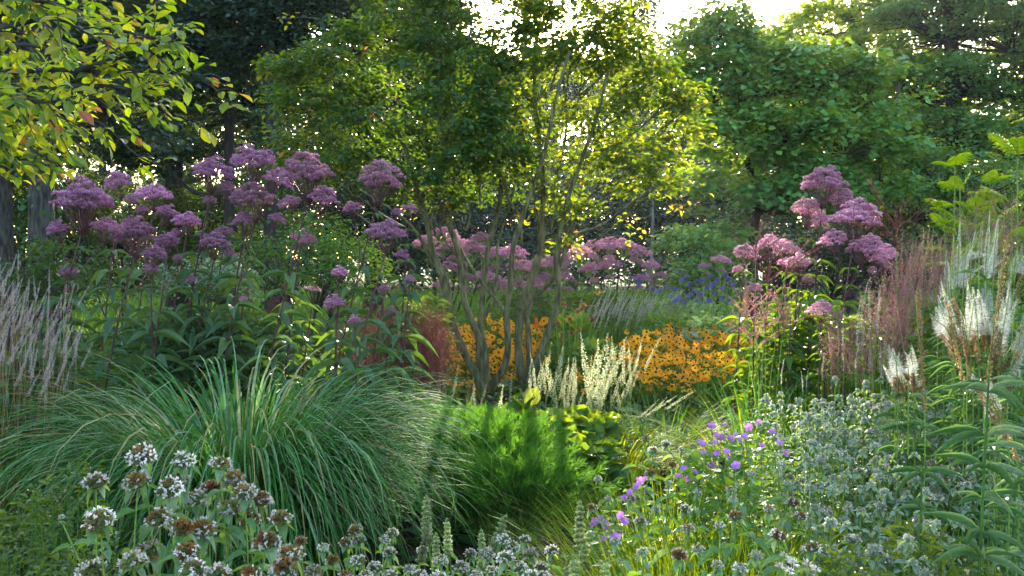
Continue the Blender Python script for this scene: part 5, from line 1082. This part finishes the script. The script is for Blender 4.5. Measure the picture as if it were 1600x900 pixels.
thin([(1222,560,600),(1256,580,612),(1262,575,605)],5.6,'short white spikes left of the fine green grass',TG)
thin([(1286,552,590),(1320,545,580),(1338,535,575)],5.6,'white spikes standing in the fine green grass',TG)
thin([(1298,510,552),(1312,495,545),(1318,500,548)],6.0,'bright white spikes over the fine green grass',TG)
thin([(1345,440,520),(1360,450,530),(1372,445,520),(1340,470,540)],5.8,'soft grey white spikes left of the pink haze',TG)

# ------------------------------------------------------------------ tall white bottlebrush spires at right, brown below
seed(230); VS=[]
for q in range(4):
    a=spike_mesh(.30,.031,.014,760,.0032,.3,1,T=T_BLADE,wd=.6,tip=.45,up=.35); b=spike_mesh(.26,.008,.008,360,.007,0,1,wd=.6,tip=.98,up=.3)
    VS.append((mesh_only(a,'flower_spike',M['spire_white']),mesh_only(b,'seed_spike',M['brown_seed'])))
def spire(pts,D,label,brown=True,white=1.0,group=None,leaves=True):
    if white==1.0: pts=list(pts)+[(a_+U(-16,16),b_+U(5,60),c_+U(-14,14),d_+U(-20,20)) for (a_,b_,c_,d_) in pts for _ in range(2)]
    """pts: list of (tip px,tip py,foot px,foot py) of each spire; white on the upper half, brown seed below"""
    cx=np.mean([p[2] for p in pts]); x=gx(cx,D); t=thing('white_spire_plant',label,'flowering plant',(x,D,0),group); o=A(x,D,0); st=MB(); lf=MB()
    for (tx,ty,fx,fy) in pts:
        dd=U(-.12,.12); T_=at(tx,ty,D+dd)-o; Fp=at(fx,fy,D+dd)-o; d=T_-Fp; L=np.linalg.norm(d); d=d/L; k=rg.integers(4)
        wl=L*(.55 if brown else 1)*white; bl=L-wl
        st.tubes(smooth_path([Fp*A(.6,.6,0),Fp*A(.85,.85,.5),Fp,T_],12),np.linspace(.0042,.0015,12),5)
        if white>0: inst_obj('flower_spike',VS[k][0],t,T_-d*wl,euler_to(d,U(0,6)),((.8 if brown else .5)*U(.6,1.05),)*2+(wl/.30,))
        if brown: inst_obj('seed_spike',VS[k][1],t,Fp,euler_to(d,U(0,6)),(1,1,bl*1.05/.26))
        z=.15; az=U(0,6.28)
        while leaves and z<Fp[2]-.05:
            n=3; a=az+np.arange(n)*2*pi/n; P=Fp*A(.75,.75,0)+A(0,0,z); Y=np.stack([np.cos(a),np.sin(a),U(-.1,.3,n)],-1); lf.inst(T_LANCE,np.repeat(P[None],n,0),Y,A(0,0,1)+.2*rdir(n),.013,U(.07,.11,n)); az+=.6; z+=U(.11,.16)
    st.build('stems',M['mint_stem'],t,True)
    if lf.n: lf.build('leaves',M['iron_leaf'],t)
    return t
WG='tall white spires with brown seed spikes at right'
spire([(1388,538,1405,612),(1392,545,1412,618)],3.9,'lowest fat white spires, leftmost, with brown feet',group=WG)
spire([(1422,540,1428,612),(1426,545,1432,606)],3.9,'second pair of low fat white spires above the mound',group=WG)
spire([(1464,462,1490,550),(1472,440,1500,560)],4.0,'white topped spire leaning right over the fat middle cluster',group=WG)
spire([(1512,440,1522,560),(1522,448,1530,570),(1530,452,1538,548)],3.9,'fattest bright white cluster of spires, brown underneath',group=WG)
spire([(1545,450,1540,530),(1538,440,1536,520)],4.1,'white spire pair directly right of the fattest cluster',group=WG)
spire([(1580,440,1560,580),(1572,465,1552,600)],3.8,'bright white spires leaning right, brown at the foot',group=WG)
spire([(1604,490,1576,600),(1598,520,1570,630)],3.7,'white spires cut by the right picture edge',group=WG)
spire([(1596,380,1590,470)],4.2,'high white spire at the right picture edge',group=WG)
spire([(1500,340,1496,450),(1482,440,1484,520)],4.5,'tall slim white spire rising highest of the slender ones',brown=False,group=WG)
spire([(1516,372,1505,450),(1530,360,1500,445)],4.4,'slim white spires leaning right behind the brown diagonal one',brown=False,group=WG)
spire([(1480,390,1478,450),(1470,430,1474,500)],4.5,'slim dull white spires left of the highest slender one',brown=False,group=WG)
spire([(1580,410,1575,480),(1562,420,1560,490)],4.5,'slim white spires high behind the right edge cluster',brown=False,group=WG)
spire([(1547,330,1540,420),(1560,345,1552,430),(1535,345,1530,400)],4.3,'spiky pale top against green leaves, highest at the right',brown=False,group=WG)
spire([(1430,460,1445,640)],3.6,'long brown seed spike leaning left over the mound',white=0,group=WG)
spire([(1480,480,1505,600),(1500,470,1520,610)],3.8,'thin brown seed spikes below the fat white cluster',white=0,group=WG)
spire([(1572,380,1540,620)],3.4,'longest dark olive seed spike slanting across the white spires',white=0,group=WG)
spire([(1515,590,1575,690),(1540,600,1590,720)],3.0,'brown seed spikes hanging down at the right edge',white=.3,group=WG)
spire([(1545,590,1560,640)],3.2,'small white spire low at the right edge',brown=False,group=WG)
seed(231)
spikes_area('white_spike_plant','pale spike plant in the soft white haze behind the white spires','flowering plant',5.4,1380,1500,470,40,.30,LS,M['bed_leaf'],'soft white haze behind the white spires',(-.1,.3),80,8,dz=45,leafl=.09)

# ------------------------------------------------------------------ stems with whorls of long leaves, front right
def whorled(px_top,py_top,D,pxb,label,group,whs,ll=.17,n=6,tipw=True,seed_=1):
    seed(seed_); T_=at(px_top,py_top,D); x=gx(pxb,D); t=thing('whorled_plant',label,'perennial',(x,D,0),group); o=A(x,D,0); P=T_-o
    pth=smooth_path([(0,0,-.02),P*A(.4,.4,.4),P*A(.8,.8,.8),P],24); st=MB(); st.tubes(pth,np.linspace(.0052,.0025,24),6,att=.2); lf=MB(); az=U(0,6)
    for w_ in whs:
        w_=w_+U(-9,9)
        zz=at(px_top,w_,D)[2]; i=np.interp(zz,pth[:,2],np.arange(24)); i0=min(int(i),22); Q=pth[i0]+(pth[i0+1]-pth[i0])*(i-i0)
        a=az+np.arange(n)*2*pi/n+U(-.35,.35,n); az+=.5; el=U(-.25,.5,n); Y=np.stack([np.cos(a)*np.cos(el),np.sin(a)*np.cos(el),np.sin(el)],-1); L=ll*U(.6,1.15,n)
        lf.inst(T_RING,np.repeat(Q[None],n,0)+Y*.004,Y,A(0,0,1)+.15*rdir(n),L*.088,L,U(0,1,n))
    st.build('stem',M['bed_leaf'],t,True); lf.build('leaves',M['iron_leaf'],t); return t
WP='stems ringed with long leaves at the right front'
whorled(1545,590,2.5,1520,'tall dark stem with six rings of long narrow silvery leaves',WP,[622,674,728,782,836,880],.135,6,seed_=240)
whorled(1440,735,2.9,1445,'shorter stem with a ring of long drooping leaves in front of the mound',WP,[742,790,850],.11,5,seed_=241)
whorled(1608,690,2.6,1606,'ringed stem at the right edge whose long leaves reach in',WP,[700,755,815,870],.12,5,seed_=242)
whorled(1590,580,3.4,1588,'ringed stem behind, at the right edge, under the white spires',WP,[590,630,670,720],.10,5,seed_=243)
whorled(1475,620,3.8,1480,'ringed leafy stem poking out of the top of the silvery mound',WP,[625,650,680],.09,5,seed_=244)

# white starry flowers at the bottom edge
seed(247); a=MB(); n=22; az=U(0,6.28,n); el=U(.0,.9,n); Y=np.stack([np.cos(az)*np.cos(el),np.sin(az)*np.cos(el),np.sin(el)],-1); a.inst(T_RH,Y*.004,Y,rdir(n),.004,U(.012,.019,n)); AF=mesh_only(a,'flower',M['white_fl'])
for (pts,lab) in [([(1225,868),(1240,880),(1218,885),(1235,893)],'white starry flowers left of the pair at the bottom edge'),([(1262,882),(1275,890),(1268,896)],'white starry flowers right of the others at the bottom edge')]:
    D=2.1; x=gx(np.mean([p[0] for p in pts]),D); t=thing('white_star_flower',lab,'flowering plant',(x,D,0)); st=MB(); lf=MB()
    for px,py in pts:
        P=at(px,py,D+U(-.05,.05))-A(x,D,0); st.tubes(smooth_path([P*A(.4,.4,0),P*A(.8,.8,.5),P],7),np.full(7,.002),4); inst_obj('flower',AF,t,P,euler_to(nrm(A(U(-.3,.3),-.5,1))),U(.6,.85))
    n=40; P=rdir(n)*A(.1,.1,0)+A(0,0,1)*U(.1,.5,n)[:,None]; lf.inst(T_LANCE,P,nrm(rdir(n)+A(0,0,.3)),A(0,0,1)+.4*rdir(n),.02,U(.05,.08,n)); st.build('stems',M['mint_stem'],t); lf.build('leaves',M['mint_leaf'],t)

# ------------------------------------------------------------------ lime grass in the right foreground
for i,(px,D,n,lab) in enumerate([(1035,3.7,400,'bright lime grass tuft nearest the bark path'),(1060,3.3,700,'bright lime grass tuft under the small grey green heads'),(1150,3.2,700,'bright lime grass tuft at the centre of the right foreground'),(1025,2.7,500,'bright lime grass tuft at the bottom edge right of the path'),(1110,2.6,600,'lowest bright lime grass tuft at the bottom edge'),(1235,3.1,500,'lime grass tuft at the left foot of the silvery mound'),(1200,2.5,450,'lime grass tuft behind the white starry flowers')]):
    grass_clump('lime_grass',lab,'grass clump',gx(px,D),D,int(n*1.5),(.5,.92),.0055,(.0,.45),(.3,1.3),.20,M['lit_grass'],8,seed_=250+i,group='lime grass in the right foreground')
# ------------------------------------------------------------------ fern leaved shrub, upper right
def fern_shrub(name,label,x,y,shoots,seed_):
    seed(seed_); t=thing(name,label,'shrub',(x,y,0)); st=MB(); lf=MB(); o=A(x,y,0)
    for (px,py,D,s) in shoots:
        P=at(px,py,D)-o; pth=smooth_path([P*A(.3,.3,0)+A(U(-.1,.1),0,0),P*A(.8,.8,.6),P],12); st.tubes(pth,np.linspace(.006,.003,12),6)
        for j in range(6):
            q=U(.62,1)if j>2 else 1; b=pth[0]+(P-pth[0])*q if q<1 else P; b=pth[min(11,int(q*11))]; az=U(0,6.28); el=U(.5,1.3) if q>.9 else U(.1,.8)
            L=s*U(.22,.34); k=12; d=A(cos(az)*cos(el),sin(az)*cos(el),sin(el)); tt=np.linspace(0,1,k)[:,None]; c=b+d*L*tt+A(0,0,-.25*L)*tt**2
            st.tubes(c,np.linspace(.002,.001,k),3); sdv=nrm(np.cross(d,A(0,0,1)))
            for sg in (1,-1):
                Pq=c[2:]; m=len(Pq); Y=nrm(sdv*sg+d*.45+.1*rdir(m)+A(0,0,-.1)); ln=s*.085*np.sin(np.linspace(.75,2.7,m))+.012; lf.inst(T_LANCE,Pq,Y,A(0,0,1)+.2*rdir(m),ln*.24,ln)
    st.build('stems',M['mint_stem'],t,True); lf.build('leaves',M['lime_leaf'],t); return t
fern_shrub('fern_leaved_shrub','bright lime fern leaved shrub shoots rising behind the white spires',gx(1510,6.0),6.0,[(1492,262,6,.6),(1500,300,6,.55),(1540,290,6,.5),(1525,330,5.9,.6),(1475,325,6.2,.5),(1550,350,6,.7),(1510,360,6,.7),(1570,320,6,.7)],260)
fern_shrub('fern_leaved_shrub','bright lime fern leaved shoot at the right picture edge',gx(1600,5.6),5.6,[(1590,250,5.6,.8),(1605,290,5.6,.8),(1580,320,5.7,.7)],261)
# ------------------------------------------------------------------ shaded plants, lower left corner and filling foliage
seed(270)
leafy('leafy_perennial','dark leafy plant in the shade of the lower left corner',35,3.6,60,790,700,M['shrub_leaf'],.05,271,lw=.35,T=T_LANCE)
leafy('leafy_perennial','fine leaved yellowish green plant just left of the front round heads',95,3.2,30,735,700,M['shrub_leaf'],.028,272,lw=.4,T=T_LANCE)
leafy('leafy_perennial','fine leaved yellowish green plant low at the left picture edge',10,3.1,30,830,400,M['shrub_leaf'],.028,273,lw=.4,T=T_LANCE)
leafy('leafy_perennial','dark low leaves at the bottom left edge',110,2.8,70,860,800,M['shrub_leaf'],.035,274,lw=.4,T=T_LANCE)
leafy('leafy_perennial','dark large leaves behind the arching grass at far left',60,5.4,60,560,420,M['joe_leaf'],.14,275,lw=.32,T=T_LONG)
leafy('leafy_perennial','green leaves among the cranesbills',1130,3.7,90,725,450,M['bed_leaf'],.045,276,lw=.8,T=T_LOBE)
leafy('leafy_perennial','leafy growth in front of the silvery mound by the bottom edge',1330,2.5,70,870,800,M['shrub_leaf'],.04,277,lw=.4,T=T_LANCE)
leafy('leafy_perennial','dark leafy growth under the arching whorls',1480,2.7,90,850,900,M['shrub_leaf'],.045,278,lw=.35,T=T_LANCE)
leafy('leafy_perennial','light green leaves crowding under the fern leaved shoots',1550,6.4,70,330,1100,M['bed_leaf'],.07,287,lw=.35,T=T_LANCE)
leafy('leafy_perennial','fresh green leaves behind the white spires',1500,5.0,110,480,1500,M['bed_leaf'],.07,279,lw=.45,T=T_LANCE)
leafy('leafy_perennial','lush green foliage under the right joe pye heads',1270,7.2,110,500,1400,M['bed_leaf'],.12,280,lw=.32,T=T_LANCE,dy=.4)
leafy('leafy_perennial','dark green foliage under the far mauve flowers',870,12.4,150,462,1500,M['shrub_leaf'],.12,281,lw=.35,T=T_LANCE,dy=.4)
leafy('leafy_perennial','dark foliage between the left stand and the tree',665,9.0,50,470,700,M['bed_leaf'],.10,282,lw=.35,T=T_LANCE,dy=.4)
leafy('leafy_perennial','deep green foliage under the left stand of joe pye weeds',330,7.2,200,500,2600,M['joe_leaf'],.13,283,lw=.3,T=T_LANCE,dy=.5)
# ground cover over the bed where nothing else stands
def cover():
    seed(290); n=26000; lf=MB(); x=U(-7,8,n); y=U(2.0,17.5,n)
    pd=np.min(np.hypot(x[:,None]-pc[None,:,0],y[:,None]-pc[None,:,1]),1); k=pd>.45; x=x[k];y=y[k]; n=len(x)
    h=.10+.22*np.clip((y-4)/6,0,1); P=np.stack([x,y,rg.random(n)*h],-1); Y=nrm(rdir(n)*A(1,1,.5)+A(0,0,.3)); L=U(.05,.10,n)*(1+.06*y)
    lf.inst(T_OV,P,Y,A(0,0,1)+.5*rdir(n),L*.6,L); o=lf.build('ground_cover',M['shrub_leaf']); tag(o,'low green leaves covering the soil of the planting beds','ground cover',kind='stuff')
    n=30000; lf=MB(); x=U(-26,26,n); y=U(17.5,40,n); P=np.stack([x,y,0*x],-1); lf.inst(T_BLADE,P,nrm(rdir(n)*A(.6,.6,0)+A(0,0,1)),rdir(n),.05,U(.15,.5,n)); o=lf.build('woodland_grass',M['fine_grass']); tag(o,'rough grass under the trees','grass',kind='stuff')
cover()

# ------------------------------------------------------------------ the hazy morning air
def haze(dens):
    import bmesh
    b=bmesh.new(); bmesh.ops.create_cube(b,size=1); me=bpy.data.meshes.new('haze'); b.to_mesh(me); b.free()
    o=bpy.data.objects.new('haze',me); C.objects.link(o); o.scale=(170,135,27); o.location=(0,55,12.5); tag(o,'thin pale morning haze in the air of the garden','haze',kind='stuff')
    m=bpy.data.materials.new('haze'); m.use_nodes=True; n=m.node_tree.nodes; l=m.node_tree.links
    for x in list(n):
        if x.type!='OUTPUT_MATERIAL': n.remove(x)
    v=n.new('ShaderNodeVolumePrincipled'); v.inputs['Color'].default_value=(.80,.90,1,1); v.inputs['Density'].default_value=dens; v.inputs['Anisotropy'].default_value=.55
    l.new(v.outputs[0],n['Material Output'].inputs['Volume']); me.materials.append(m)
haze(HAZE)
